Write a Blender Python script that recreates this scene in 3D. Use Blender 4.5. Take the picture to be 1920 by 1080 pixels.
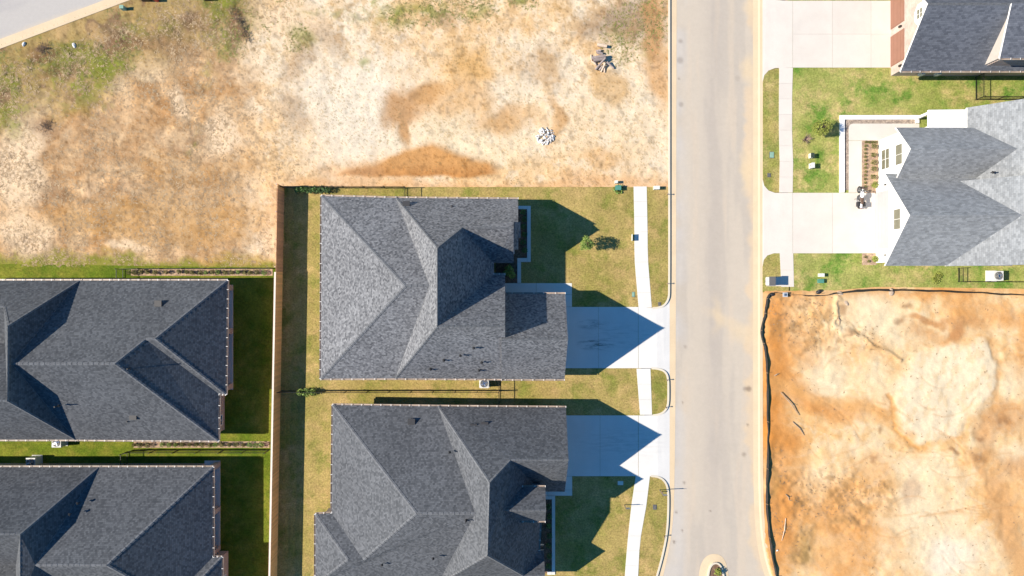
import bpy, math, random
import numpy as np
from mathutils import Vector

for o in list(bpy.data.objects):
    bpy.data.objects.remove(o)
SC = bpy.context.scene
COL = SC.collection
R = math.radians
random.seed(7)
RNG = np.random.RandomState(11)

# ---------------------------------------------------------------- camera, sky, sun
S = 0.0484                 # metres on the ground for one photograph pixel
HP = 1253.0                # drone height in the same pixels
H = HP * S
cam = bpy.data.cameras.new('Camera')
cam.sensor_width = 36.0
cam.lens = 36.0 * HP / 1920.0
cam.clip_start = 0.5
cam.clip_end = 2000.0
cam_ob = bpy.data.objects.new('Camera', cam)
COL.objects.link(cam_ob)
cam_ob.location = (0, 0, H)
cam_ob.rotation_euler = (0, 0, 0)
SC.camera = cam_ob

SUN_EL, SUN_AZ = R(38.7), R(267.3)      # azimuth clockwise from +Y (top of the picture)
world = bpy.data.worlds.new('World')
SC.world = world
world.use_nodes = True
nt = world.node_tree
bg = nt.nodes['Background']
sky = nt.nodes.new('ShaderNodeTexSky')
sky.sky_type = 'NISHITA'
sky.sun_disc = False
sky.sun_elevation = SUN_EL
sky.sun_rotation = SUN_AZ
sky.altitude = 200
sky.ozone_density = 1.0
sky.dust_density = 0.0
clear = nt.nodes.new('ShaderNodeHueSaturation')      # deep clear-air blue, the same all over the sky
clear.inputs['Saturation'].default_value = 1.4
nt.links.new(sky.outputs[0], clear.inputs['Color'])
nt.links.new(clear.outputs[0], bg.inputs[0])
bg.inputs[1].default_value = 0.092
sun = bpy.data.lights.new('Sun', 'SUN')
sun.energy = 4.8
sun.angle = R(0.5)
sun.color = (1.0, 0.90, 0.76)
sun_ob = bpy.data.objects.new('Sun', sun)
COL.objects.link(sun_ob)
sd = Vector((math.sin(SUN_AZ) * math.cos(SUN_EL), math.cos(SUN_AZ) * math.cos(SUN_EL), math.sin(SUN_EL)))
sun_ob.rotation_euler = sd.to_track_quat('Z', 'Y').to_euler()
sun_ob.location = (-40, 0, 50)
SC.view_settings.view_transform = 'Standard'
SC.view_settings.look = 'None'
SC.view_settings.gamma = 1.0
SC.view_settings.use_curve_mapping = False
SC.view_settings.exposure = 0.8

# ---------------------------------------------------------------- helpers
GAIN = np.array([1.64, 1.66, 1.74])     # what level sunlit ground of albedo 1 shows as


def lin(c):
    a = np.asarray(c, float) / 255.0
    return np.where(a <= 0.04045, a / 12.92, ((a + 0.055) / 1.055) ** 2.4)


def alb(c):
    """base colour of level ground that shows as sRGB c in full sun"""
    return np.clip(lin(c) / GAIN, 0, 0.85)


def P(px, py, z=0.0):
    """ground plan position of a point seen at photo pixel (px, py) that stands z metres high"""
    k = 1.0 - z / H
    return Vector(((px - 960) * S * k, -(py - 540) * S * k, z))


def G(gx, gy, zp=0.0):
    """plan pixels from the picture centre (y down), height in pixels"""
    return Vector((gx * S, -gy * S, zp * S))


def V(px, py, zp):
    return P(px, py, zp * S)


def wloc(o):
    v = Vector((0, 0, 0))
    while o is not None:
        v += Vector(o.location)
        o = o.parent
    return v


def link_mesh(name, verts, faces, mat, parent=None, smooth=False, uvs=None, mats=None, fm=None):
    me = bpy.data.meshes.new(name)
    off = wloc(parent) if parent else Vector((0, 0, 0))
    me.from_pydata([tuple(Vector(v) - off) for v in verts], [], faces)
    for m in (mats or [mat]):
        me.materials.append(m)
    if fm:
        me.polygons.foreach_set('material_index', fm)
    if uvs:
        l = me.uv_layers.new(name='UVMap')
        l.data.foreach_set('uv', [c for uv in uvs for c in uv])
    if smooth:
        me.polygons.foreach_set('use_smooth', [True] * len(me.polygons))
    me.update()
    o = bpy.data.objects.new(name, me)
    COL.objects.link(o)
    if parent:
        o.parent = parent
    return o


class MB:
    def __init__(s):
        s.v, s.f = [], []

    def add(s, vs, fs):
        n = len(s.v)
        s.v += [Vector(v) for v in vs]
        s.f += [tuple(i + n for i in f) for f in fs]
        return s

    def box(s, c, d, rz=0.0, rx=0.0, ry=0.0, taper=1.0):
        from mathutils import Euler
        e = Euler((rx, ry, rz)).to_matrix()
        c = Vector(c)
        vs = []
        for z in (-.5, .5):
            t = taper if z > 0 else 1.0
            for x, y in ((-.5, -.5), (.5, -.5), (.5, .5), (-.5, .5)):
                vs.append(c + e @ Vector((x * d[0] * t, y * d[1] * t, z * d[2])))
        return s.add(vs, [(3, 2, 1, 0), (4, 5, 6, 7), (0, 1, 5, 4), (1, 2, 6, 5), (2, 3, 7, 6), (3, 0, 4, 7)])

    def bar(s, a, b, w, h):
        a, b = Vector(a), Vector(b)
        d = (b - a)
        L = d.length
        d.normalize()
        side = d.cross(Vector((0, 0, 1)))
        if side.length < 1e-4:
            side = Vector((1, 0, 0))
        side.normalize()
        up = side.cross(d)
        vs = []
        for p in (a, b):
            for i, j in ((-1, -1), (1, -1), (1, 1), (-1, 1)):
                vs.append(p + side * (i * w / 2) + up * (j * h / 2))
        return s.add(vs, [(3, 2, 1, 0), (4, 5, 6, 7), (0, 1, 5, 4), (1, 2, 6, 5), (2, 3, 7, 6), (3, 0, 4, 7)])

    def tube(s, a, b, r0, r1=None, n=8):
        r1 = r0 if r1 is None else r1
        a, b = Vector(a), Vector(b)
        d = (b - a).normalized()
        x = d.orthogonal().normalized()
        y = d.cross(x)
        vs = []
        for p, r in ((a, r0), (b, r1)):
            for i in range(n):
                t = 2 * math.pi * i / n
                vs.append(p + x * (r * math.cos(t)) + y * (r * math.sin(t)))
        fs = [(i, (i + 1) % n, n + (i + 1) % n, n + i) for i in range(n)]
        fs += [tuple(range(n - 1, -1, -1)), tuple(range(n, 2 * n))]
        return s.add(vs, fs)

    def ring(s, c, axis, R0, r, n=20, m=6):
        c, axis = Vector(c), Vector(axis).normalized()
        x = axis.orthogonal().normalized()
        y = axis.cross(x)
        vs = []
        for i in range(n):
            t = 2 * math.pi * i / n
            d = x * math.cos(t) + y * math.sin(t)
            for j in range(m):
                q = 2 * math.pi * j / m
                vs.append(c + d * (R0 + r * math.cos(q)) + axis * (r * math.sin(q)))
        fs = []
        for i in range(n):
            for j in range(m):
                a, b = i * m + j, i * m + (j + 1) % m
                c2, d2 = ((i + 1) % n) * m + (j + 1) % m, ((i + 1) % n) * m + j
                fs.append((a, b, c2, d2))
        return s.add(vs, fs)

    def ball(s, c, r, seg=10, rings=7, jit=0.0, rnd=None):
        c = Vector(c)
        r = Vector(r) if hasattr(r, '__len__') else Vector((r, r, r))
        vs, fs = [], []
        for i in range(rings + 1):
            ph = math.pi * i / rings
            for j in range(seg):
                th = 2 * math.pi * j / seg
                k = 1 + (rnd.uniform(-jit, jit) if rnd else 0)
                vs.append(c + Vector((r.x * math.sin(ph) * math.cos(th), r.y * math.sin(ph) * math.sin(th), r.z * math.cos(ph))) * k)
        for i in range(rings):
            for j in range(seg):
                fs.append((i * seg + j, (i + 1) * seg + j, (i + 1) * seg + (j + 1) % seg, i * seg + (j + 1) % seg))
        return s.add(vs, fs)

    def prism(s, pts, z0, z1):
        n = len(pts)
        vs = [Vector((p[0], p[1], z0)) for p in pts] + [Vector((p[0], p[1], z1)) for p in pts]
        a = sum(pts[i][0] * pts[(i + 1) % n][1] - pts[(i + 1) % n][0] * pts[i][1] for i in range(n))
        top, bot = tuple(range(n, 2 * n)), tuple(range(n - 1, -1, -1))
        sides = [(i, (i + 1) % n, n + (i + 1) % n, n + i) for i in range(n)]
        if a < 0:
            top, bot = top[::-1], bot[::-1]
            sides = [f[::-1] for f in sides]
        return s.add(vs, [top, bot] + sides)

    def slab(s, poly, thick, n=None):
        """extrude a planar polygon by the vector thick"""
        k = len(poly)
        a = [Vector(p) for p in poly]
        b = [p + Vector(thick) for p in a]
        fs = [tuple(range(k)), tuple(range(2 * k - 1, k - 1, -1))]
        fs += [(i, k + i, k + (i + 1) % k, (i + 1) % k) for i in range(k)]
        return s.add(a + b, fs)

    def build(s, name, mat, parent=None, smooth=False):
        return link_mesh(name, s.v, s.f, mat, parent, smooth)


def fixn(o):
    import bmesh
    bm = bmesh.new()
    bm.from_mesh(o.data)
    bmesh.ops.recalc_face_normals(bm, faces=bm.faces)
    bm.to_mesh(o.data)
    bm.free()
    return o


def tag(o, label, cat=None, group=None, kind=None):
    o['label'] = label
    if cat:
        o['category'] = cat
    if group:
        o['group'] = group
    if kind:
        o['kind'] = kind
    return o


def thing(name, loc, label, cat, group=None, rz=0.0):
    o = bpy.data.objects.new(name, None)
    COL.objects.link(o)
    o.empty_display_size = 0.2
    o.location = loc
    o.rotation_euler.z = rz
    return tag(o, label, cat, group)


def struct(o, label=None):
    o['kind'] = 'structure'
    if label:
        o['label'] = label
    return o


# ---------------------------------------------------------------- materials
MATS = {}


def nodes(name):
    m = bpy.data.materials.new(name)
    m.use_nodes = True
    t = m.node_tree
    b = t.nodes['Principled BSDF']
    return m, t, b


def nd(t, kind, **kw):
    n = t.nodes.new(kind)
    for k, v in kw.items():
        setattr(n, k, v)
    return n


def math_n(t, op, a, b=None):
    n = nd(t, 'ShaderNodeMath', operation=op)
    for i, q in enumerate((a, b)):
        if q is None:
            continue
        if isinstance(q, (int, float)):
            n.inputs[i].default_value = q
        else:
            t.links.new(q, n.inputs[i])
    return n.outputs[0]


def mix(t, fac, a, b, mode='MIX'):
    n = nd(t, 'ShaderNodeMix', data_type='RGBA', blend_type=mode)
    for i, q in ((0, fac), (6, a), (7, b)):
        if isinstance(q, (int, float)):
            n.inputs[i].default_value = q
        elif isinstance(q, (tuple, list, np.ndarray)):
            n.inputs[i].default_value = (*[float(v) for v in q[:3]], 1)
        else:
            t.links.new(q, n.inputs[i])
    return n.outputs[2]


def noise(t, vec, scale, detail=3.0, rough=0.55):
    n = nd(t, 'ShaderNodeTexNoise')
    n.inputs['Scale'].default_value = scale
    n.inputs['Detail'].default_value = detail
    n.inputs['Roughness'].default_value = rough
    if vec is not None:
        t.links.new(vec, n.inputs['Vector'])
    return n.outputs[0]


def ramp(t, fac, stops):
    n = nd(t, 'ShaderNodeMapRange')
    n.inputs[1].default_value, n.inputs[2].default_value = stops[0], stops[1]
    n.inputs[3].default_value, n.inputs[4].default_value = stops[2], stops[3]
    t.links.new(fac, n.inputs[0])
    return n.outputs[0]


def bump(t, b, h, strength=0.3, dist=0.02):
    n = nd(t, 'ShaderNodeBump')
    n.inputs['Strength'].default_value = strength
    n.inputs['Distance'].default_value = dist
    t.links.new(h, n.inputs['Height'])
    t.links.new(n.outputs[0], b.inputs['Normal'])


def simple(name, col, rough=0.7, var=0.12, scale=3.0, metal=0.0, bmp=0.0, col2=None, rand=0.0):
    """plain painted / cast surface with a little tone variation"""
    if name in MATS:
        return MATS[name]
    m, t, b = nodes(name)
    geo = nd(t, 'ShaderNodeNewGeometry')
    n1 = noise(t, geo.outputs['Position'], scale, 4)
    f = ramp(t, n1, (0.3, 0.7, 1 - var, 1 + var))
    c = np.asarray(col, float)
    if col2 is not None:
        base = mix(t, ramp(t, noise(t, geo.outputs['Position'], scale * 0.35, 4), (0.38, 0.62, 0, 1)), c, col2)
    else:
        base = mix(t, 0.0, c, c)
    if rand:
        oi = nd(t, 'ShaderNodeObjectInfo')
        f = math_n(t, 'MULTIPLY', f, ramp(t, oi.outputs['Random'], (0, 1, 1 - rand, 1 + rand)))
    cm = nd(t, 'ShaderNodeCombineColor')
    for i in range(3):
        t.links.new(f, cm.inputs[i])
    t.links.new(mix(t, 1.0, base, cm.outputs[0], 'MULTIPLY'), b.inputs['Base Color'])
    b.inputs['Roughness'].default_value = rough
    b.inputs['Metallic'].default_value = metal
    if bmp:
        bump(t, b, noise(t, geo.outputs['Position'], scale * 8, 3), bmp, 0.01)
    MATS[name] = m
    return m


def shingle(name, dark, light, mottle=0.5, blot=2.2, tab=(0.30, 0.145), contrast=0.35):
    m, t, b = nodes(name)
    uv = nd(t, 'ShaderNodeUVMap', uv_map='UVMap')
    sep = nd(t, 'ShaderNodeSeparateXYZ')
    t.links.new(uv.outputs[0], sep.inputs[0])
    vv = math_n(t, 'DIVIDE', sep.outputs[1], tab[1])
    row = math_n(t, 'FLOOR', vv)
    uu = math_n(t, 'ADD', math_n(t, 'DIVIDE', sep.outputs[0], tab[0]), math_n(t, 'MULTIPLY', row, 0.437))
    colm = math_n(t, 'FLOOR', uu)
    cb = nd(t, 'ShaderNodeCombineXYZ')
    t.links.new(colm, cb.inputs[0])
    t.links.new(row, cb.inputs[1])
    wn = nd(t, 'ShaderNodeTexWhiteNoise', noise_dimensions='2D')
    t.links.new(cb.outputs[0], wn.inputs['Vector'])
    n1 = noise(t, uv.outputs[0], blot, 3, 0.6)
    n2 = noise(t, uv.outputs[0], 0.25, 3, 0.5)
    f = math_n(t, 'ADD', math_n(t, 'MULTIPLY', wn.outputs[0], 1 - mottle),
               math_n(t, 'MULTIPLY', ramp(t, n1, (0.32, 0.68, 0, 1)), mottle))
    base = mix(t, f, dark, light)
    # the butt edge of every course and the slots between tabs are darkened in the colour
    fv = math_n(t, 'FRACT', vv)
    edge = ramp(t, fv, (0.0, 0.22, 1 - contrast, 1.0))
    fu = math_n(t, 'FRACT', uu)
    slot = ramp(t, math_n(t, 'ABSOLUTE', math_n(t, 'SUBTRACT', fu, 0.5)), (0.44, 0.5, 1.0, 1 - contrast))
    wear = ramp(t, n2, (0.35, 0.65, 0.93, 1.07))
    k = math_n(t, 'MULTIPLY', math_n(t, 'MULTIPLY', edge, slot), wear)
    cm = nd(t, 'ShaderNodeCombineColor')
    for i in range(3):
        t.links.new(k, cm.inputs[i])
    t.links.new(mix(t, 1.0, base, cm.outputs[0], 'MULTIPLY'), b.inputs['Base Color'])
    b.inputs['Roughness'].default_value = 1.0
    b.inputs['Specular IOR Level'].default_value = 0.08
    hgt = math_n(t, 'ADD', math_n(t, 'MULTIPLY', math_n(t, 'SUBTRACT', 1.0, fv), 0.6), math_n(t, 'MULTIPLY', wn.outputs[0], 0.4))
    bump(t, b, hgt, 0.35, 0.012)
    MATS[name] = m
    return m


def brick_mat(name, c1, c2, mortar, w=0.22, h=0.075):
    m, t, b = nodes(name)
    geo = nd(t, 'ShaderNodeNewGeometry')
    sep = nd(t, 'ShaderNodeSeparateXYZ')
    t.links.new(geo.outputs['Position'], sep.inputs[0])
    cb = nd(t, 'ShaderNodeCombineXYZ')
    t.links.new(math_n(t, 'ADD', sep.outputs[0], sep.outputs[1]), cb.inputs[0])
    t.links.new(sep.outputs[2], cb.inputs[1])
    br = nd(t, 'ShaderNodeTexBrick')
    br.inputs['Scale'].default_value = 1.0
    br.inputs['Brick Width'].default_value = w
    br.inputs['Row Height'].default_value = h
    br.inputs['Mortar Size'].default_value = 0.008
    for k, c in (('Color1', c1), ('Color2', c2), ('Mortar', mortar)):
        br.inputs[k].default_value = (*c, 1)
    t.links.new(cb.outputs[0], br.inputs['Vector'])
    n1 = noise(t, geo.outputs['Position'], 1.2, 4)
    f = ramp(t, n1, (0.3, 0.7, 0.85, 1.12))
    cm = nd(t, 'ShaderNodeCombineColor')
    for i in range(3):
        t.links.new(f, cm.inputs[i])
    t.links.new(mix(t, 1.0, br.outputs[0], cm.outputs[0], 'MULTIPLY'), b.inputs['Base Color'])
    b.inputs['Roughness'].default_value = 0.9
    bump(t, b, br.outputs[1], -0.5, 0.01)
    MATS[name] = m
    return m


def lawn_mat(name, a, bcol, dry, patch=0.18, dryness=0.5, green=None, gamt=0.5):
    m, t, b = nodes(name)
    geo = nd(t, 'ShaderNodeNewGeometry')
    p = geo.outputs['Position']
    big = ramp(t, noise(t, p, patch, 5, 0.6), (0.40, 0.60, 0, 1))
    mid = ramp(t, noise(t, p, 1.1, 4, 0.65), (0.36, 0.64, 0, 1))
    fine = math_n(t, 'MULTIPLY', ramp(t, noise(t, p, 7.0, 5, 0.75), (0.30, 0.70, 0.55, 1.45)), ramp(t, noise(t, p, 0.8, 4, 0.7), (0.3, 0.7, 0.84, 1.14)))
    base = mix(t, big, alb(a), alb(bcol))
    drym = math_n(t, 'MULTIPLY', math_n(t, 'MULTIPLY', mid, dryness), ramp(t, noise(t, p, 0.33, 3), (0.4, 0.62, 0.15, 1)))
    base = mix(t, drym, base, alb(dry))
    if green is not None:
        gm = math_n(t, 'MULTIPLY', ramp(t, noise(t, p, 0.42, 5, 0.7), (0.50, 0.64, 0, 1)), gamt)
        base = mix(t, gm, base, alb(green))
    # mower stripes running up the picture, barely there
    cm = nd(t, 'ShaderNodeCombineColor')
    for i in range(3):
        t.links.new(fine, cm.inputs[i])
    t.links.new(mix(t, 1.0, base, cm.outputs[0], 'MULTIPLY'), b.inputs['Base Color'])
    b.inputs['Roughness'].default_value = 1.0
    b.inputs['Specular IOR Level'].default_value = 0.1
    bump(t, b, noise(t, p, 22.0, 3, 0.7), 0.6, 0.04)
    MATS[name] = m
    return m


def soil_mat(name, fine_amt=0.18, scale=14.0, bmp=0.4, bdist=0.03):
    """colour from the surface's own soil map (vertex attribute) with grain on top"""
    m, t, b = nodes(name)
    geo = nd(t, 'ShaderNodeNewGeometry')
    at = nd(t, 'ShaderNodeAttribute', attribute_name='Soil')
    p = geo.outputs['Position']
    f1 = ramp(t, noise(t, p, scale, 5, 0.75), (0.28, 0.72, 1 - fine_amt * 1.3, 1 + fine_amt))
    f2 = ramp(t, noise(t, p, scale * 0.2, 4, 0.7), (0.3, 0.7, 1 - fine_amt * 0.6, 1 + fine_amt * 0.5))
    f = math_n(t, 'MULTIPLY', f1, f2)
    cm = nd(t, 'ShaderNodeCombineColor')
    for i in range(3):
        t.links.new(f, cm.inputs[i])
    t.links.new(mix(t, 1.0, at.outputs[0], cm.outputs[0], 'MULTIPLY'), b.inputs['Base Color'])
    b.inputs['Roughness'].default_value = 1.0
    b.inputs['Specular IOR Level'].default_value = 0.1
    bump(t, b, noise(t, p, scale * 1.3, 4, 0.7), bmp, bdist)
    MATS[name] = m
    return m


def concrete_mat(name, c, var=0.05, stain=None, k=1.13):
    m, t, b = nodes(name)
    geo = nd(t, 'ShaderNodeNewGeometry')
    p = geo.outputs['Position']
    oi = nd(t, 'ShaderNodeObjectInfo')
    f = math_n(t, 'MULTIPLY', ramp(t, noise(t, p, 0.6, 5, 0.65), (0.3, 0.7, 1 - var, 1 + var)),
               ramp(t, noise(t, p, 14.0, 4, 0.7), (0.3, 0.7, 1 - var, 1 + var)))
    f = math_n(t, 'MULTIPLY', f, ramp(t, oi.outputs['Random'], (0, 1, 1 - var * 0.8, 1 + var * 0.5)))
    if stain:
        # tyre rubber left on the slab: streaks stretched along x, strongest around a few spots
        mp = nd(t, 'ShaderNodeMapping')
        mp.inputs['Scale'].default_value = (0.55, 3.4, 1)
        mp.inputs['Rotation'].default_value = (0, 0, R(4))
        t.links.new(p, mp.inputs[0])
        st = ramp(t, noise(t, mp.outputs[0], 1.5, 5, 0.75), (0.46, 0.72, 0, 1))
        tot = None
        for (sx, sy, rx, ry, amt) in stain:
            c0 = P(sx, sy)
            s1 = nd(t, 'ShaderNodeVectorMath', operation='SUBTRACT')
            t.links.new(p, s1.inputs[0])
            s1.inputs[1].default_value = c0
            s2 = nd(t, 'ShaderNodeVectorMath', operation='MULTIPLY')
            t.links.new(s1.outputs[0], s2.inputs[0])
            s2.inputs[1].default_value = (1 / (rx * S), 1 / (ry * S), 0)
            ln = nd(t, 'ShaderNodeVectorMath', operation='LENGTH')
            t.links.new(s2.outputs[0], ln.inputs[0])
            g = ramp(t, ln.outputs['Value'], (0.1, 1.0, amt, 0.0))
            tot = g if tot is None else math_n(t, 'ADD', tot, g)
        dk = math_n(t, 'SUBTRACT', 1.0, math_n(t, 'MINIMUM', math_n(t, 'MULTIPLY', st, tot), 0.72))
        f = math_n(t, 'MULTIPLY', f, dk)
    cm = nd(t, 'ShaderNodeCombineColor')
    for i in range(3):
        t.links.new(f, cm.inputs[i])
    t.links.new(mix(t, 1.0, np.clip(alb(c) * k, 0, .74), cm.outputs[0], 'MULTIPLY'), b.inputs['Base Color'])
    b.inputs['Roughness'].default_value = 0.9
    bump(t, b, noise(t, p, 30, 3), 0.15, 0.01)
    MATS[name] = m
    return m


M_SH_MOTTLED = shingle('mottled_grey_shingle', (0.055, 0.058, 0.066), (0.26, 0.266, 0.28), 0.45, 5.0, tab=(0.17, 0.145), contrast=0.25)
M_SH_SLATE = shingle('slate_grey_shingle', (0.062, 0.067, 0.075), (0.14, 0.147, 0.16), 0.2, 2.0, tab=(0.16, 0.145), contrast=0.3)
M_SH_CHAR = shingle('charcoal_shingle', (0.058, 0.063, 0.071), (0.128, 0.135, 0.146), 0.2, 1.8, tab=(0.17, 0.145), contrast=0.3)
M_SH_PALE = shingle('pale_grey_shingle', (0.16, 0.17, 0.18), (0.3, 0.315, 0.33), 0.4, 2.6, tab=(0.3, 0.145), contrast=0.22)
M_SH_NAVY = shingle('blue_grey_shingle', (0.075, 0.083, 0.102), (0.15, 0.162, 0.19), 0.3, 2.2, contrast=0.3)
M_CAPS = simple('ridge_cap_shingle', (0.118, 0.124, 0.135), 1.0, 0.3, 5)
M_TRIM_W = simple('white_trim_paint', (0.78, 0.77, 0.75), 0.55, 0.04)
M_TRIM_T = simple('tan_trim_paint', (0.42, 0.35, 0.29), 0.6, 0.08)
M_TRIM_D = simple('brown_trim_paint', (0.2, 0.17, 0.15), 0.6, 0.1)
M_GUT_T = simple('tan_gutter_metal', (0.36, 0.29, 0.24), 0.45, 0.3, 1.3)
M_GUT_D = simple('bronze_gutter_metal', (0.13, 0.115, 0.105), 0.45, 0.15, 5)
M_HANG = simple('galvanised_hanger', (0.68, 0.66, 0.63), 0.45, 0.12, 2)
M_WALL_W = simple('white_board_wall', (0.8, 0.79, 0.77), 0.65, 0.04, 2)
M_BRICK_P = brick_mat('pale_pink_brick', (0.40, 0.29, 0.24), (0.47, 0.38, 0.325), (0.48, 0.43, 0.39))
M_BRICK_G = brick_mat('grey_brick', (0.42, 0.37, 0.35), (0.5, 0.45, 0.43), (0.5, 0.48, 0.46))
M_DOOR_BR = simple('terracotta_door_paint', (0.25, 0.12, 0.08), 0.55, 0.06, 2)
M_DOOR_W = simple('pale_grey_door_paint', (0.42, 0.415, 0.41), 0.5, 0.03)
M_DOOR_D = simple('dark_wood_door', (0.12, 0.07, 0.045), 0.5, 0.15, 6)
M_GLASS = simple('window_glass', (0.05, 0.06, 0.065), 0.08, 0.05)
M_GLASS_O = simple('olive_window_glass', (0.15, 0.145, 0.1), 0.15, 0.15, 3)
M_PIPE = simple('black_vent_pipe', (0.025, 0.025, 0.028), 0.6, 0.1)
M_IRON = simple('black_iron', (0.018, 0.017, 0.016), 0.5, 0.15)
M_METAL_W = simple('white_metal_roof', (0.72, 0.73, 0.74), 0.45, 0.03)
M_FENCE = simple('brown_cedar_picket', (0.78, 0.42, 0.16), 0.85, 0.1, 6, rand=0.14)
M_FENCE_D = simple('weathered_cedar_picket', (0.56, 0.28, 0.14), 0.85, 0.16, 6, rand=0.18)
M_CAP = simple('pale_cedar_cap', (0.74, 0.62, 0.52), 0.8, 0.08, 5)
M_RAIL = simple('cedar_rail', (0.5, 0.38, 0.32), 0.85, 0.12, 5)
M_FABRIC = simple('black_silt_fabric', (0.02, 0.02, 0.021), 0.7, 0.3, 4)
M_STAKE = simple('wooden_stake', (0.3, 0.19, 0.11), 0.9, 0.2, 8)
M_MULCH = simple('brown_mulch', (0.12, 0.07, 0.045), 1.0, 0.5, 12, bmp=0.9, col2=(0.2, 0.125, 0.08))
M_MULCH_P = simple('pink_mulch', (0.3, 0.2, 0.145), 1.0, 0.35, 10, bmp=0.9, col2=(0.42, 0.3, 0.19))
M_GRAVEL = simple('grey_brown_gravel', (0.25, 0.2, 0.165), 1.0, 0.55, 10, bmp=1.0, col2=(0.36, 0.29, 0.23))
M_AC = simple('ac_cabinet_paint', (0.6, 0.6, 0.57), 0.5, 0.05)
M_AC_D = simple('ac_dark_grille', (0.05, 0.05, 0.055), 0.5, 0.2)
M_UTIL_G = simple('green_utility_box', (0.07, 0.22, 0.17), 0.5, 0.1)
M_UTIL_P = simple('pale_utility_box', (0.6, 0.62, 0.56), 0.5, 0.06)
M_LID_G = simple('green_meter_lid', (0.2, 0.34, 0.26), 0.7, 0.15, 6)
M_LID_D = simple('grey_meter_lid', (0.1, 0.1, 0.1), 0.8, 0.2, 6)
M_LEAF = simple('leaf_green', (0.14, 0.23, 0.045), 0.7, 0.3, 3, col2=(0.22, 0.3, 0.06))
M_LEAF_D = simple('dark_leaf', (0.045, 0.1, 0.028), 0.7, 0.3, 3, col2=(0.07, 0.15, 0.03))
M_LEAF_Y = simple('yellow_green_leaf', (0.27, 0.31, 0.05), 0.7, 0.25, 3, col2=(0.2, 0.22, 0.04))
M_LEAF_O = simple('olive_leaf', (0.12, 0.13, 0.03), 0.7, 0.3, 3, col2=(0.2, 0.17, 0.05))
M_BARK = simple('bark', (0.13, 0.09, 0.065), 0.95, 0.25, 8)
M_DEAD = simple('dead_twig', (0.3, 0.2, 0.17), 0.95, 0.25, 8)
M_ROCK = simple('white_rubble_stone', (0.66, 0.64, 0.62), 0.9, 0.1, 6, rand=0.12)
M_LOG = simple('grey_log', (0.3, 0.245, 0.225), 0.95, 0.25, 5, rand=0.25)
M_PLANK = simple('bare_timber', (0.6, 0.46, 0.34), 0.9, 0.15, 6, rand=0.15)
M_BLACK = simple('black_plastic', (0.02, 0.02, 0.022), 0.5, 0.1)
M_CHROME = simple('bright_metal', (0.6, 0.6, 0.62), 0.25, 0.05, metal=1.0)
M_RUBBER = simple('tyre_rubber', (0.02, 0.02, 0.02), 0.85, 0.1)
M_BIKE = simple('white_bike_paint', (0.75, 0.75, 0.77), 0.25, 0.03)
M_LEATH = simple('brown_seat_leather', (0.1, 0.06, 0.04), 0.6, 0.1)
M_RED = simple('red_plastic', (0.45, 0.05, 0.04), 0.5, 0.1)
M_MAILBOX = simple('dark_grey_mailbox_paint', (0.12, 0.115, 0.112), 0.5, 0.06)
M_PANEL = simple('blue_panel', (0.06, 0.1, 0.16), 0.3, 0.1)
M_CONC = concrete_mat('white_concrete', (243, 242, 240), 0.035)
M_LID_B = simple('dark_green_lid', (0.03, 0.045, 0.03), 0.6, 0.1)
M_CONC_D = concrete_mat('tyre_marked_concrete', (241, 240, 240), 0.04,
                        stain=[(1110, 608, 34, 11, 1.2), (1116, 646, 40, 13, 1.35), (1160, 630, 90, 34, 0.3)])
M_CONC_D2 = concrete_mat('driveway_concrete_clean', (241, 240, 240), 0.04, stain=[(1165, 830, 110, 40, 0.3)])
M_CONC_WARM = concrete_mat('warm_concrete', (249, 241, 234), 0.05, k=1.0)
M_KERB = concrete_mat('kerb_concrete', (250, 226, 192), 0.06, k=1.0)
M_CURBW = concrete_mat('white_kerb_concrete', (250, 240, 222), 0.05, k=1.0)
M_SOIL = soil_mat('sandy_soil', 0.15, 9.0, 0.5, 0.04)
M_SOIL_E = soil_mat('graded_orange_soil', 0.09, 7.0, 0.45, 0.05)
M_ROADM = soil_mat('street_asphalt', 0.05, 16.0, 0.15, 0.01)
M_LAWN_C = lawn_mat('straw_green_lawn', (192, 172, 108), (168, 158, 88), (218, 186, 128), 0.2, 0.9, (142, 148, 70), 0.85)
M_LAWN_L = lawn_mat('green_lawn', (134, 146, 50), (104, 128, 36), (182, 166, 80), 0.22, 0.55, (84, 116, 28), 0.6)
M_LAWN_R = lawn_mat('patchy_green_lawn', (180, 184, 106), (154, 170, 84), (222, 198, 140), 0.22, 0.95, (112, 154, 62), 0.95)
M_LAWN_V = lawn_mat('verge_lawn', (166, 166, 88), (186, 172, 102), (222, 196, 140), 0.3, 0.9, (116, 150, 62), 0.6)
M_GROUND = lawn_mat('outer_ground', (206, 172, 122), (170, 160, 92), (236, 204, 160), 0.05, 0.8, (130, 140, 66), 0.6)

# ---------------------------------------------------------------- numpy noise for the soil maps
_LAT = np.random.RandomState(5).rand(8, 256, 256)


def vnoise(x, y, sc, seed=0):
    a = _LAT[seed % 8]
    u, w = x / sc + 37.3 * seed, y / sc + 91.7 * seed
    i, j = np.floor(u).astype(int), np.floor(w).astype(int)
    fu, fw = u - i, w - j
    fu, fw = fu * fu * (3 - 2 * fu), fw * fw * (3 - 2 * fw)
    i0, i1, j0, j1 = i % 256, (i + 1) % 256, j % 256, (j + 1) % 256
    return (a[j0, i0] * (1 - fu) + a[j0, i1] * fu) * (1 - fw) + (a[j1, i0] * (1 - fu) + a[j1, i1] * fu) * fw


def fbm(x, y, sc, octv=4, seed=0, gain=0.55):
    t, amp, tot = 0, 1.0, 0
    for k in range(octv):
        t = t + amp * vnoise(x, y, sc / 2 ** k, seed + k)
        tot += amp
        amp *= gain
    return t / tot


def sst(a, b, x):
    t = np.clip((x - a) / (b - a), 0, 1)
    return t * t * (3 - 2 * t)


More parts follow.
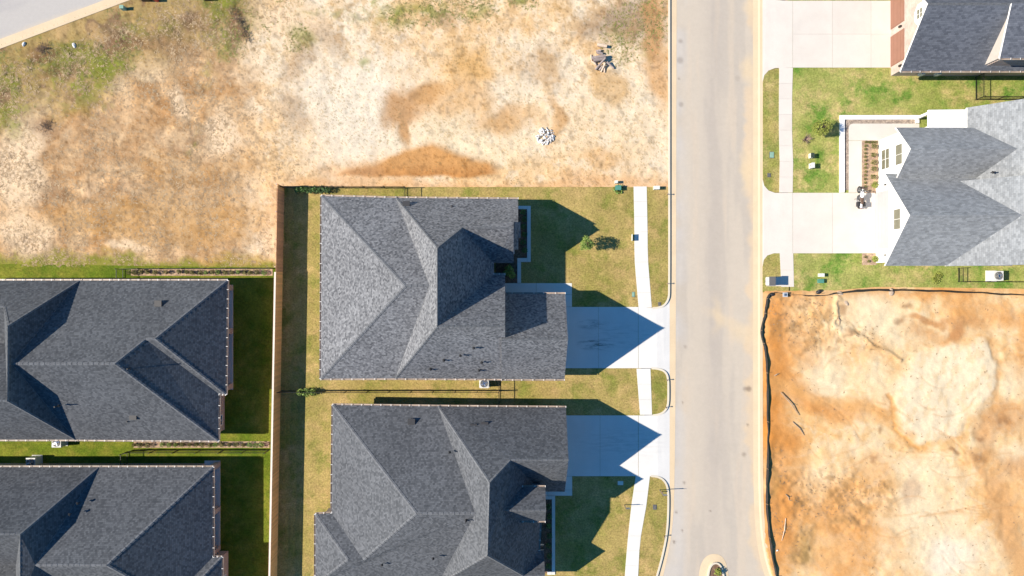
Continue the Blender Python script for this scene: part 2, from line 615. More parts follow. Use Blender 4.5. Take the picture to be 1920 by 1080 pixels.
def blob(x, y, cx, cy, rx, ry, ang=0, soft=0.4):
    c, s = math.cos(R(ang)), math.sin(R(ang))
    dx, dy = x - cx, y - cy
    d = np.sqrt(((dx * c + dy * s) / rx) ** 2 + ((-dx * s + dy * c) / ry) ** 2)
    return 1 - sst(1 - soft, 1 + soft, d)


def lerpc(c, col, m):
    return c * (1 - m[..., None]) + lin(col) * m[..., None]


def polydist(x, y, pts):
    d = np.full(x.shape, 1e9)
    for (x0, y0), (x1, y1) in zip(pts[:-1], pts[1:]):
        dx, dy = x1 - x0, y1 - y0
        t = np.clip(((x - x0) * dx + (y - y0) * dy) / (dx * dx + dy * dy), 0, 1)
        d = np.minimum(d, np.hypot(x - x0 - t * dx, y - y0 - t * dy))
    return d


def grid_obj(name, X, Y, Z, C, mat):
    """a sheet from arrays of plan pixels X, Y (picture coordinates), heights Z in metres and display colours C (linear)"""
    h, w = X.shape
    co = np.stack([(X - 960) * S, -(Y - 540) * S, Z], -1).reshape(-1, 3)
    me = bpy.data.meshes.new(name)
    idx = np.arange(h * w).reshape(h, w)
    q = np.stack([idx[:-1, :-1], idx[1:, :-1], idx[1:, 1:], idx[:-1, 1:]], -1).reshape(-1, 4)
    me.vertices.add(h * w)
    me.vertices.foreach_set('co', co.ravel())
    me.loops.add(q.size)
    me.loops.foreach_set('vertex_index', q.ravel())
    me.polygons.add(len(q))
    me.polygons.foreach_set('loop_start', np.arange(0, q.size, 4))
    me.polygons.foreach_set('use_smooth', np.ones(len(q), bool))
    at = me.color_attributes.new(name='Soil', type='FLOAT_COLOR', domain='POINT')
    rgba = np.ones((h * w, 4))
    rgba[:, :3] = np.clip(C.reshape(-1, 3) / GAIN, 0.0, 0.72)
    at.data.foreach_set('color', rgba.ravel())
    me.materials.append(mat)
    me.update()
    me.validate()
    o = bpy.data.objects.new(name, me)
    COL.objects.link(o)
    return o


# ---------------------------------------------------------------- the ground
g = MB().prism([(-260, -260), (260, -260), (260, 260), (-260, 260)], -0.5, -0.22).build('ground', M_GROUND)
struct(g, 'open ground around the lots')

# far upper-left street line: kerb back edge runs from (0,92) to (245,0)
TLN = Vector((92, 245)).normalized()          # normal pointing into the lot


def tl_dist(x, y):
    return (x - 0) * TLN[0] + (y - 92) * TLN[1]


def north_lot():
    xs = np.arange(-70, 1254.1, 2.45)
    ys = np.arange(-70, 506, 2.45)
    X, Y = np.meshgrid(xs, ys)
    wx = X + (fbm(X, Y, 70, 4, 1) - .5) * 70
    wy = Y + (fbm(X, Y, 70, 4, 2) - .5) * 60
    n1, n2, n3 = fbm(X, Y, 160, 5, 3), fbm(X, Y, 40, 5, 4), fbm(X, Y, 12, 4, 5)
    C = np.zeros(X.shape + (3,))
    C[:] = lin((255, 236, 208))
    C = lerpc(C, (253, 219, 174), sst(.40, .66, n1) * .9)
    C = lerpc(C, (246, 206, 154), sst(.46, .64, n2) * .55)
    C = lerpc(C, (255, 244, 226), blob(wx, wy, 680, 205, 120, 125, 0, .6) * .85)
    C = lerpc(C, (255, 236, 204), blob(wx, wy, 880, 258, 130, 36, 0, .6) * .85)
    C = lerpc(C, (253, 231, 198), blob(wx, wy, 1130, 235, 90, 90) * .6)
    # dry grass on the west part
    dry = sst(520, 400, wx) * sst(90, 150, tl_dist(wx, wy)) * .95
    C = lerpc(C, (222, 180, 132), dry)
    C = lerpc(C, (194, 148, 100), dry * sst(.50, .68, n2) * .7)
    C = lerpc(C, (242, 206, 164), dry * sst(.50, .30, n2) * .8)
    C = lerpc(C, (204, 176, 146), dry * sst(.54, .64, fbm(X, Y, 90, 4, 7)) * .6)
    # matted straw: fine strands lying in a few directions
    for ang, sd in ((35, 1), (80, 3), (120, 5), (10, 6)):
        ca, sa = math.cos(R(ang)), math.sin(R(ang))
        st = fbm((X * ca + Y * sa) / 6.0, -X * sa + Y * ca, 7, 2, sd)
        zone = sst(.45, .6, fbm(X, Y, 45, 2, sd + 1))
        C *= (1 + (dry * .8 + .12) * zone * (st - .5) * .75)[..., None]
    C = lerpc(C, (196, 152, 96), blob(wx, wy, 360, 330, 110, 45) * .55)
    C = lerpc(C, (200, 168, 132), blob(wx, wy, 200, 270, 110, 60) * .5)
    f25 = fbm(X, Y, 30, 5, 2, .7)
    C = lerpc(C, (252, 220, 178), dry * sst(.54, .64, f25) * .4)
    C = lerpc(C, (182, 140, 98), dry * sst(.46, .36, f25) * .4)
    f26 = fbm(X, Y, 24, 5, 6, .7)
    sandz = (1 - dry)
    C = lerpc(C, (214, 172, 112), sandz * sst(.55, .65, f26) * (.08 + .4 * sst(200, 30, Y)))
    C = lerpc(C, (255, 243, 222), sandz * sst(.47, .36, f26) * .4)
    # bare sand gullies among the dry grass
    for (cx, cy, rx, ry, a) in ((30, 300, 30, 40, 30), (62, 205, 24, 62, 28), (45, 255, 42, 50, 20), (36, 330, 50, 60, 0), (45, 440, 62, 42, 10),
                                (270, 130, 48, 26, 0), (420, 245, 34, 34, 0), (560, 40, 60, 34, -10), (505, 35, 30, 20, 0),
                                (215, 165, 26, 16, 0), (85, 120, 40, 12, -20), (330, 190, 16, 28, 0), (240, 470, 40, 10, 0)):
        C = lerpc(C, (255, 228, 194), blob(wx, wy, cx, cy, rx, ry, a, .35) * .92)
    # weedy band under the far street
    band = sst(180, 90, tl_dist(wx, wy)) * sst(540, 430, wx)
    C = lerpc(C, (176, 152, 96), band * .92)
    C = lerpc(C, (206, 176, 124), band * sst(.54, .62, f25) * .6)
    C = lerpc(C, (146, 146, 68), band * sst(.42, .62, fbm(X, Y, 60, 5, 6)) * .85)
    C = lerpc(C, (150, 122, 100), band * sst(.56, .68, fbm(X, Y, 44, 4, 0)) * .8)
    C = lerpc(C, (212, 178, 130), band * sst(.58, .70, fbm(X, Y, 34, 4, 2)) * .6)
    for (cx, cy, rx, ry, k) in ((135, 140, 48, 42, .8), (210, 120, 42, 30, .8), (25, 200, 36, 44, .7), (430, 55, 32, 46, .85), (320, 55, 90, 16, .5),
                                (195, 205, 26, 22, .4), (395, 145, 14, 24, .5), (372, 262, 12, 22, .6), (555, 75, 20, 22, .6), (755, 32, 32, 22, .85),
                                (822, 22, 42, 22, .75), (700, 5, 22, 12, .7), (890, 15, 30, 22, .6), (975, 2, 24, 12, .8), (1165, 75, 26, 30, .45),
                                (1222, 85, 12, 30, .5), (640, 25, 60, 10, .4), (455, 485, 46, 14, .7), (696, 108, 9, 10, .6), (700, 130, 16, 6, .5)):
        C = lerpc(C, (136, 150, 56), blob(wx, wy, cx, cy, rx, ry, 0, .8) * k * sst(.38, .60, n3 * .6 + n2 * .4))
    for (cx, cy, rx, ry, k) in ((245, 92, 30, 20, .7), (300, 75, 60, 24, .5), (345, 108, 30, 22, .5), (455, 55, 16, 32, .9), (385, 40, 40, 18, .5),
                                (84, 95, 22, 14, .8), (100, 130, 16, 12, .6), (8, 170, 14, 14, .7), (85, 240, 20, 20, .55), (95, 345, 14, 26, .45),
                                (1130, 50, 60, 30, .5), (1200, 30, 50, 40, .55), (830, 45, 34, 16, .4), (610, 75, 40, 24, .35), (560, 120, 22, 40, .35),
                                (550, 220, 24, 40, .4), (1020, 130, 36, 40, .3), (1040, 225, 10, 30, .4)):
        C = lerpc(C, (140, 108, 84), blob(wx, wy, cx, cy, rx, ry, 0, .6) * k)
    # damp and washed soil
    damp = np.maximum(blob(wx, wy, 765, 203, 42, 32, 0, .5), blob(wx, wy, 800, 182, 36, 18, -15, .6))
    damp = np.maximum(damp, blob(wx, wy, 766, 235, 14, 34, 0, .5))
    C = lerpc(C, (200, 150, 95), damp * .85)
    w2x = X + (fbm(X, Y, 50, 3, 4) - .5) * 26
    w2y = Y + (fbm(X, Y, 50, 3, 5) - .5) * 18
    tri = sst(-4, 14, w2y - (262 + np.abs(w2x - 812) * np.where(w2x < 812, .36, .42) + np.clip((700 - w2x) * .0, 0, 9))) * sst(334, 327, w2y) * sst(618, 640, w2x) * sst(945, 900, w2x)
    C = lerpc(C, (222, 166, 104), tri * .95)
    C = lerpc(C, (200, 140, 84), tri * sst(304, 328, w2y) * .55)
    C = lerpc(C, (196, 158, 124), tri * sst(740, 690, w2x) * .5)
    C = lerpc(C, (236, 188, 138), blob(wx, wy, 660, 318, 70, 20) * .6 * (1 - tri))
    C = lerpc(C, (214, 162, 96), blob(wx, wy, 935, 222, 48, 16, -8, .7) * .75)
    C = lerpc(C, (230, 180, 108), blob(wx, wy, 890, 130, 40, 34, 0, .7) * .75)
    C = lerpc(C, (230, 184, 128), blob(wx, wy, 860, 190, 60, 30) * .55)
    C = lerpc(C, (228, 178, 118), blob(wx, wy, 1036, 225, 16, 40, 10) * .6)
    C = lerpc(C, (218, 164, 102), blob(wx, wy, 1240, 130, 24, 60, 0, .7) * .7)
    C = lerpc(C, (196, 148, 96), blob(wx, wy, 1236, 40, 22, 60) * .7)
    C = lerpc(C, (214, 172, 112), blob(wx, wy, 1135, 155, 30, 34) * .6)
    C = lerpc(C, (226, 180, 124), blob(wx, wy, 1130, 305, 40, 20) * .6)
    C = lerpc(C, (238, 186, 132), sst(322, 346, wy) * sst(500, 560, wx) * .6)
    # a mossy margin above the left house and beside the wooden fence
    C = lerpc(C, (206, 162, 100), blob(wx, wy, 300, 415, 220, 45) * .5)
    gm = sst(474, 492, wy + (n2 - .5) * 30) * sst(530, 510, X)
    C = lerpc(C, (146, 152, 60), gm * .9)
    C = lerpc(C, (206, 168, 104), blob(wx, wy, 430, 480, 80, 12) * .5)
    # grain of tiny crumbs and litter
    spk = fbm(X, Y, 7, 2, 7)
    C *= (1 - .26 * sst(.60, .74, spk) * (1 - .6 * blob(wx, wy, 690, 210, 110, 110)))[..., None]
    rv = np.random.RandomState(2).rand(*X.shape)
    C *= (0.99 + .12 * n3)[..., None]
    C *= np.where(rv[..., None] > .93, np.array([.80, .72, .60]), np.array([1.02, 1.0, .985]))
    Z = .10 + (n2 - .5) * .16 + (n3 - .5) * .07 + (n1 - .5) * .25
    Z += tri * .12 - damp * .05 + band * (n3 - .5) * .12
    # level with its surroundings along the edges
    e = np.minimum.reduce([sst(0, 14, 1254 - X), np.where(X > 512, sst(0, 14, 352 - Y), sst(0, 14, 506 - Y)), sst(0, 22, tl_dist(X, Y))])
    Z = Z * e + .09 * (1 - e)
    Z = np.clip(Z, .03, 1)
    Z = np.where(tl_dist(X, Y) < -6, -.2, Z)
    Z = np.where((X > 522) & (Y > 351.5), -.2, Z)
    return struct(grid_obj('north_lot', X, Y, Z, C, M_SOIL), 'bare sandy vacant lot with weeds and damp patches')


def east_lot():
    xs = np.arange(1426, 1992, 2.45)
    ys = np.arange(538, 1145, 2.45)
    X, Y = np.meshgrid(xs, ys)
    wx = X + (fbm(X, Y, 80, 5, 1) - .5) * 80
    wy = Y + (fbm(X, Y, 80, 5, 2) - .5) * 80
    n1, n2, n3 = fbm(X, Y, 150, 5, 3), fbm(X, Y, 45, 5, 4), fbm(X, Y, 12, 4, 5)
    C = np.zeros(X.shape + (3,))
    C[:] = lin((252, 216, 164))
    C = lerpc(C, (255, 230, 188), sst(.44, .60, n1) * .8)
    C = lerpc(C, (240, 188, 124), sst(.50, .66, n2) * .5)
    C = lerpc(C, (246, 200, 142), sst(.52, .62, fbm(X * 1.0, Y * 2.2, 30, 4, 6)) * .4)
    # scraper swirls: thin bands that follow a warped field
    for sc, fr, amt, sd in ((170, 26, .34, 2), (90, 12, .26, 5)):
        q = np.abs(np.sin(fr * fbm(wx, wy, sc, 3, sd)))
        C = lerpc(C, (232, 174, 108), sst(.80, .98, q) * amt * sst(.35, .6, fbm(X, Y, 70, 3, sd + 1)))
        C = lerpc(C, (255, 240, 212), sst(.30, .02, q) * amt)
    C = lerpc(C, (226, 164, 98), sst(.55, .68, fbm(X, Y, 26, 5, 3, .7)) * .3)
    C = lerpc(C, (255, 238, 206), sst(.46, .34, fbm(X, Y, 26, 5, 3, .7)) * .3)
    lx = X + (fbm(X, Y, 60, 5, 1) - .5) * 56
    ly = Y + (fbm(X, Y, 60, 5, 2) - .5) * 56
    for (cx, cy, rx, ry, a, k) in ((1545, 690, 46, 56, -30, .8), (1650, 600, 66, 36, 10, .7), (1585, 640, 30, 20, 0, .4), (1640, 720, 34, 46, 0, .55),
                                   (1895, 715, 24, 24, 0, .7), (1905, 840, 34, 20, 10, .7), (1610, 850, 60, 18, 10, .35), (1740, 880, 80, 28, 0, .55),
                                   (1740, 980, 70, 70, 0, .6), (1545, 900, 40, 30, 0, .4), (1720, 930, 40, 60, 0, .4), (1840, 1060, 40, 50, 0, .6)):
        C = lerpc(C, (255, 240, 210), blob(wx, wy, cx, cy, rx, ry, a, .7) * k)
    pad = np.maximum.reduce([blob(lx, ly, 1775, 720, 98, 74, 0, .12), blob(lx, ly, 1745, 770, 66, 62, 20, .12), blob(lx, ly, 1835, 690, 34, 44, 0, .15)])
    C = lerpc(C, (255, 242, 216), pad * .85)
    C = lerpc(C, (246, 216, 172), pad * sst(.5, .64, fbm(X * 2 + Y, Y - X, 26, 3, 3)) * .5)
    C = lerpc(C, (255, 247, 234), blob(wx, wy, 1785, 1040, 50, 44, 0, .7) * .75)
    # orange clay
    for (cx, cy, rx, ry, a, k) in ((1448, 760, 28, 190, 0, 1.2), (1455, 600, 40, 50, 0, .8), (1490, 735, 70, 20, 18, .8), (1570, 765, 80, 18, 18, .8), (1500, 650, 36, 30, 0, .5),
                                   (1590, 980, 66, 66, 0, .8), (1468, 960, 44, 120, 0, 1.0), (1632, 880, 30, 24, 0, .5), (1860, 585, 90, 22, 10, .6), (1905, 660, 16, 60, 0, .5),
                                   (1700, 548, 250, 9, 0, .6), (1640, 562, 40, 12, 0, .5), (1885, 960, 30, 90, -14, .6), (1520, 562, 80, 10, 0, .4), (1590, 1060, 80, 24, 0, .5)):
        C = lerpc(C, (226, 160, 92), blob(wx, wy, cx, cy, rx, ry, a, .8) * k * (.5 + .7 * n2))
    # damp brown patches and the haul track that curves round the pale pad
    for (cx, cy, rx, ry, a, k) in ((1735, 601, 26, 8, 8, .75), (1790, 606, 40, 10, 6, .5), (1780, 625, 18, 14, -30, .85), (1760, 632, 40, 14, 0, .4), (1720, 622, 26, 12, 0, .25),
                                   (1885, 790, 44, 26, -15, .55), (1905, 880, 40, 20, 30, .6), (1850, 830, 20, 20, 20, .5), (1838, 800, 14, 18, 0, .35)):
        C = lerpc(C, (204, 150, 102), blob(lx, ly, cx, cy, rx, ry, a, .5) * k)
    ring = polydist(lx, ly, [(1800, 612), (1845, 625), (1868, 655), (1878, 700), (1874, 750), (1850, 800), (1830, 815)])
    C = lerpc(C, (220, 168, 114), sst(14, 2, ring) * .4)
    tr = polydist(lx, ly, [(1672, 740), (1674, 790), (1698, 818), (1728, 838)])
    C = lerpc(C, (226, 164, 94), sst(6, 1.5, tr) * .65)
    trb = polydist(lx, ly, [(1455, 722), (1530, 735), (1600, 752), (1672, 792), (1735, 845)])
    C = lerpc(C, (234, 180, 116), sst(16, 4, trb) * .55)
    tr2 = polydist(lx, ly, [(1935, 1080), (1895, 985), (1862, 905), (1822, 848)])
    C = lerpc(C, (222, 172, 120), sst(14, 4, tr2 - 8 * (lx > 1860)) * .6)
    C = lerpc(C, (232, 186, 134), sst(1850, 1900, lx + (1080 - ly) * .12 - 30) * sst(840, 900, ly) * .5)
    # churned greyish roots and moss
    mossy = np.maximum.reduce([blob(wx, wy, 1500, 600, 70, 56, 20), blob(wx, wy, 1600, 625, 60, 26, 25), blob(wx, wy, 1560, 930, 120, 40, 5),
                               blob(wx, wy, 1450, 900, 18, 60), blob(wx, wy, 1515, 1020, 24, 40), blob(wx, wy, 1600, 970, 40, 40)])
    C = lerpc(C, (176, 138, 92), mossy * sst(.50, .66, fbm(X, Y, 16, 4, 6)) * .6)
    C = lerpc(C, (150, 132, 84), blob(wx, wy, 1514, 1025, 20, 34, 0, .8) * .5 + blob(wx, wy, 1446, 905, 12, 40, 0, .8) * .4)
    for (cx, cy, r) in ((1840, 858, 10), (1785, 855, 9), (1775, 852, 6), (1885, 795, 9), (1708, 573, 8), (1690, 600, 8), (1570, 595, 8), (1657, 817, 7), (1628, 863, 6), (1590, 625, 8), (1842, 826, 8)):
        C = lerpc(C, (160, 116, 80), blob(lx, ly, cx, cy, r * 1.2, r * .8, 0, .7) * .6)
    C = lerpc(C, (206, 176, 150), blob(wx, wy, 1715, 930, 22, 26, 0, .4) * .6)
    # tyre and bucket scratches
    scr = np.zeros(X.shape)
    rs = np.random.RandomState(3)
    for i in range(90):
        cx, cy = rs.uniform(1460, 1900), rs.uniform(590, 1070)
        a, L, bend = rs.uniform(-.6, .9), rs.uniform(14, 50), rs.uniform(-.4, .4)
        pts = [(cx + L * t * math.cos(a + bend * t), cy + L * t * math.sin(a + bend * t)) for t in np.linspace(-1, 1, 6)]
        scr = np.maximum(scr, sst(2.6, .5, polydist(X, Y, pts)) * rs.uniform(.1, .7))
    for k in range(5):
        scr = np.maximum(scr, sst(2.2, .4, polydist(X, Y, [(1722, 968), (1790, 956 + k * 2), (1852, 944 + k * 6)])) * (1.3 - k * .22))
    scr = np.clip(scr, 0, 1)
    C = lerpc(C, (216, 158, 100), scr * .45)
    rv = np.random.RandomState(3).rand(*X.shape)
    C *= (1.03 + .10 * (n3 - .5) + .05 * (rv - .5))[..., None]
    C *= np.array([1.03, 1.0, .96])
    Z = .16 + (n2 - .5) * .22 + (n3 - .5) * .09 + (n1 - .5) * .4
    Z += mossy * (fbm(X, Y, 10, 3, 6) - .5) * .22 - scr * .04
    Z -= sst(14, 2, ring) * .025 + sst(6, 1.5, tr) * .04
    Z += pad * .08
    ed = polydist(wx, wy, [(1575, 700 - 130), (1566, 590), (1600, 622), (1640, 655), (1690, 660)])
    Z += sst(7, 0, ed) * .16
    e = np.minimum(sst(0, 16, X - 1426), sst(0, 14, Y - 540))
    Z = np.clip(Z * e + .06 * (1 - e), .03, 2)
    # the street's kerb bends east at the bottom
    kx = 1430 + np.clip(Y - 950, 0, 400) ** 2 * .0011
    Z = np.where(X < kx - 2, -.2, Z)
    return struct(grid_obj('east_lot', X, Y, Z, C, M_SOIL_E), 'graded orange clay lot with ruts and pale pad')


north_lot()
east_lot()


# streets
def curve(pts, y):
    ys = [p[1] for p in pts]
    xs = [p[0] for p in pts]
    return np.interp(y, ys, xs)


def smooth_pts(pts, n=3):
    pts = [Vector((p[0], p[1])) for p in pts]
    for _ in range(n):
        q = [pts[0]]
        for a, b in zip(pts[:-1], pts[1:]):
            q += [a * .75 + b * .25, a * .25 + b * .75]
        q.append(pts[-1])
        pts = q
    return [(p.x, p.y) for p in pts]


WIN = smooth_pts([(1268, -90), (1267, 300), (1266, 700), (1264, 900), (1261, 985), (1250, 1050), (1225, 1150)])
EIN = smooth_pts([(1413, -90), (1413, 400), (1413, 800), (1414, 950), (1421, 1030), (1436, 1085), (1462, 1150)])


def street():
    ys = np.arange(-80, 1146, 3.0)
    us = np.linspace(0, 1, 62)
    xl, xr = curve(WIN, ys), curve(EIN, ys)
    X = xl[:, None] * (1 - us) + xr[:, None] * us
    Y = np.repeat(ys[:, None], len(us), 1)
    C = np.zeros(X.shape + (3,))
    C[:] = lin((226, 214, 200))
    C = lerpc(C, (212, 202, 192), sst(.44, .6, fbm(X * 3, Y * .35, 90, 4, 1)) * .7)
    C = lerpc(C, (232, 216, 198), sst(.5, .66, fbm(X * 3.5, Y * .3, 60, 4, 3)) * .6)
    C = lerpc(C, (200, 190, 184), np.exp(-((X - 1337) / 20.0) ** 2) * .35)
    C = lerpc(C, (222, 220, 222), sst(1300, 1268, X) * .5 * sst(.35, .6, fbm(X, Y, 60, 3, 5)))
    # sand washed off the building lots
    E = (X - xr[:, None])
    C = lerpc(C, (244, 220, 190), sst(-14, -1, E + (fbm(X, Y, 50, 4, 2) - .5) * 50) * .85)
    for (cx, cy, rx, ry, a, k) in ((1365, 605, 44, 10, 28, .4), (1398, 628, 26, 16, 0, .45), (1345, 590, 10, 30, 0, .4), (1400, 320, 12, 34, 0, .8), (1404, 130, 10, 24, 0, .7), (1404, 15, 12, 14, 0, .6)):
        C = lerpc(C, (250, 226, 190), blob(X + (fbm(X, Y, 24, 3, 4) - .5) * 24, Y, cx, cy, rx, ry, a, .7) * k)
    for (cx, cy, r, k) in ((1276, 77, 4, .35), (1275, 113, 6, .35), (1277, 196, 4.5, .35), (1273, 147, 2, .5), (1404, 729, 5, .6), (1397, 729, 4, .4), (1285, 650, 3, .3), (1395, 852, 4, .4), (1402, 797, 2, .6),
                           (1268, 960, 2, .6), (1264, 1016, 2.5, .7), (1279, 995, 2, .6), (1332, 958, 2, .6), (1280, 755, 2, .5), (1283, 905, 2.5, .5), (1383, 147, 5, .15)):
        C = lerpc(C, (120, 104, 96), blob(X, Y, cx, cy, r, r, 0, .5) * k)
    C *= (.97 + .06 * fbm(X, Y, 9, 3, 6))[..., None]
    return struct(grid_obj('street', X, Y, np.zeros(X.shape), C, M_ROADM), 'pale asphalt street running past the driveways')


street()


def side_street():
    d = Vector((245, -92)).normalized()
    n = Vector((-TLN[0], -TLN[1]))
    us, vs = np.linspace(-140, 420, 90), np.linspace(16, 260, 50)
    U, Vv = np.meshgrid(us, vs)
    X = 0 + d.x * U + n.x * Vv
    Y = 92 + d.y * U + n.y * Vv
    C = np.zeros(X.shape + (3,))
    C[:] = lin((207, 203, 203))
    C = lerpc(C, (219, 214, 211), sst(.42, .6, fbm(U * .4, Vv * 3, 90, 4, 1)) * .8)
    C = lerpc(C, (240, 224, 204), sst(22, 15, Vv + (fbm(U, Vv, 30, 3, 2) - .5) * 14) * .6)
    Zz = np.zeros(X.shape) + .02
    o = grid_obj('side_street', X[::-1], Y[::-1], Zz, C[::-1], M_ROADM)
    return struct(o, 'pale asphalt street corner at the upper left')


side_street()


def ribbon(name, path, profile, mat, label=None, step=None):
    """sweep a profile [(offset px, z m)...] along a picture-plan path; offsets go to the right of travel"""
    pts = [Vector((p[0], p[1])) for p in path]
    vs, fs = [], []
    for i, p in enumerate(pts):
        a = pts[max(i - 1, 0)]
        b = pts[min(i + 1, len(pts) - 1)]
        t = (b - a).normalized()
        nrm = Vector((-t.y, t.x))
        for off, z in profile:
            q = p + nrm * off
            vs.append(Vector(((q.x - 960) * S, -(q.y - 540) * S, z)))
    k = len(profile)
    for i in range(len(pts) - 1):
        for j in range(k - 1):
            fs.append((i * k + j, i * k + j + 1, (i + 1) * k + j + 1, (i + 1) * k + j))
    o = link_mesh(name, vs, fs, mat)
    fixn(o)
    return o


# gutters and kerbs (travel goes down the picture, so positive offset is to the left = west)
struct(ribbon('gutter', WIN, [(-1, .006), (12.5, .012), (14.5, -.02)], M_KERB), 'tan concrete gutter on the west side')
struct(ribbon('kerb_east', EIN, [(1, .006), (-8, .03), (-11, .09), (-16.5, .10), (-17.5, -.15)], M_KERB), 'tan rolled kerb on the east side')
d = Vector((245, -92)).normalized()
n = Vector((-TLN[0], -TLN[1]))
tlp = [(d.x * u, 92 + d.y * u) for u in (-150, 0, 100, 200, 300, 430)]
struct(ribbon('kerb_side_street', tlp, [(2, -.2), (1, .13), (-4, .13), (-6, .05), (-17, .03), (-17.5, -.1)], M_KERB), 'tan kerb of the far street corner')

KPROF = [(1.6, -.1), (1.6, .15), (-1.9, .15), (-2.2, -.1)]
for path in ([(1254, -80), (1254, 300), (1254, 545), (1253, 560), (1245, 573), (1232, 577), (1223, 577.5)],
             [(1221, 690.5), (1232, 691), (1245, 695), (1252, 706), (1252.5, 735), (1252, 760), (1245, 772), (1233, 777), (1223, 778)],
             [(1220, 892), (1232, 893), (1244, 899), (1252, 914), (1252.5, 950), (1250.5, 995), (1242, 1040), (1228, 1090), (1212, 1145)]):
    struct(ribbon('kerb', smooth_pts(path, 2), KPROF, M_CURBW), 'raised pale kerb along the west verge')


def flat(name, pts, z, mat, label=None, z0=-0.15):
    o = MB().prism([P(x, y).xy for x, y in pts], z0, z).build(name, mat)
    return struct(o, label)


LZ = .11
SWL = [(1187.5, 349), (1189, 425), (1189, 482), (1192, 520), (1197, 577), (1196, 634), (1193, 691), (1194, 705), (1199.5, 777), (1200, 830), (1191.5, 892), (1183.5, 946), (1176, 1016), (1171, 1080), (1167, 1145)]
SWR = [(1212, 349), (1213.5, 425), (1214, 482), (1217, 520), (1221.5, 577), (1221, 634), (1219, 691), (1219.5, 705), (1222, 777), (1223, 830), (1218, 892), (1211.5, 946), (1199, 1016), (1196, 1080), (1192, 1145)]
# lawns as sheets up to the sidewalks; the verges are their own sheets
flat('lawn_middle_lots', [(527, 351), (1200, 351)] + [(curve(SWL, y) + 8, y) for y in range(360, 1146, 15)] + [(1165, 1145), (512, 1145)], LZ, M_LAWN_C, 'straw green lawn around the two middle houses')
flat('lawn_left_lots', [(-70, 494), (519, 502), (505, 1145), (-70, 1145)], .105, M_LAWN_L, 'green lawn around the two left houses')
flat('lawn_right_lots', [(1478, -70), (1992, -70), (1992, 543), (1830, 540), (1640, 538), (1560, 545), (1478, 549)], LZ, M_LAWN_R, 'patchy green lawn around the right houses')


def verge(name, y0, y1, corners, mat, label, x_out=1252):
    ys = np.linspace(y0, y1, 12)
    left = [(curve(SWR, y) - 6, y) for y in ys]
    return flat(name, left[::-1] + corners, LZ, mat, label)


verge('verge', 351, 577, [(1253, 351), (1253, 548), (1250, 563), (1242, 573), (1230, 577)], M_LAWN_C, 'grass verge north of the upper driveway')
verge('verge', 691, 777.5, [(1230, 691), (1243, 694), (1251, 706), (1252, 735), (1251, 760), (1243, 773), (1230, 777.5)], M_LAWN_C, 'grass verge between the two driveways')
verge('verge', 892, 1144, [(1230, 892.5), (1242, 898), (1251, 914), (1252, 950), (1249.5, 995), (1241, 1040), (1226, 1090), (1210, 1144)], M_LAWN_C, 'grass verge south of the lower driveway')
flat('verge', [(1466, 129), (1452, 129), (1440, 133), (1432, 142), (1429.5, 155), (1429.5, 335), (1432, 348), (1440, 357), (1452, 361.5), (1466, 361.5)], LZ, M_LAWN_V, 'grass verge beside the right sidewalk')
flat('verge', [(1468, 475), (1450, 475), (1438, 479), (1431, 487), (1429, 500), (1429, 520), (1429, 548), (1480, 549), (1480, 538)], LZ, M_LAWN_V, 'small grass verge by the mailbox')
flat('verge', [(1466, 1), (1455, 0), (1446, -3), (1436, -12), (1430, -25), (1430, -70), (1466, -70)], LZ, M_LAWN_V, 'grass verge at the top edge')


# paving made of single slabs
def paving(name, label):
    o = bpy.data.objects.new(name, None)
    COL.objects.link(o)
    return struct(o, label)


def slab_poly(parent, pts, mat, z=.135, zs=None, gap=0.0):
    vs = []
    n = len(pts)
    zz = zs or [z] * n
    top = [Vector((P(x, y).x, P(x, y).y, q)) for (x, y), q in zip(pts, zz)]
    bot = [Vector((v.x, v.y, -.12)) for v in top]
    fs = [tuple(range(n)), tuple(range(2 * n - 1, n - 1, -1))] + [(i, n + i, n + (i + 1) % n, (i + 1) % n) for i in range(n)]
    o = link_mesh('slab', top + bot, fs, mat, parent)
    fixn(o)
    return o


def sidewalk(name, label, L, Rr, y0, y1, n, mat):
    pv = paving(name, label)
    ys = np.linspace(y0, y1, n + 1)
    for a, b in zip(ys[:-1], ys[1:]):
        b2 = b - .2
        slab_poly(pv, [(curve(L, a), a), (curve(Rr, a), a), (curve(Rr, b2), b2), (curve(L, b2), b2)], mat, .135 + random.uniform(-.003, .003))
    return pv


sidewalk('sidewalk', 'pale concrete sidewalk beside the upper middle house', SWL, SWR, 350, 576.5, 8, M_CONC)
sidewalk('sidewalk', 'short pale concrete sidewalk between the two middle driveways', SWL, SWR, 691, 777.5, 3, M_CONC)
sidewalk('sidewalk', 'pale concrete sidewalk curving past the lower middle house', SWL, SWR, 892, 1144, 9, M_CONC)
EL = [(1460, 128), (1459.5, 180), (1459.5, 260), (1461, 300), (1460, 361), (1461, 474), (1464, 538)]
ER = [(1485.5, 128), (1484, 180), (1484, 260), (1486, 300), (1485, 361), (1486, 474), (1487.5, 538)]
sidewalk('sidewalk', 'warm white sidewalk along the right verge', EL, ER, 128, 361.5, 8, M_CONC_WARM)
sw = sidewalk('sidewalk', 'stub of sidewalk ending at the mailbox pad', EL, ER, 475, 538, 2, M_CONC_WARM)
slab_poly(sw, [(1436, 519), (1463.4, 519), (1464, 536.5), (1436, 536.5)], M_CONC_WARM, .13)


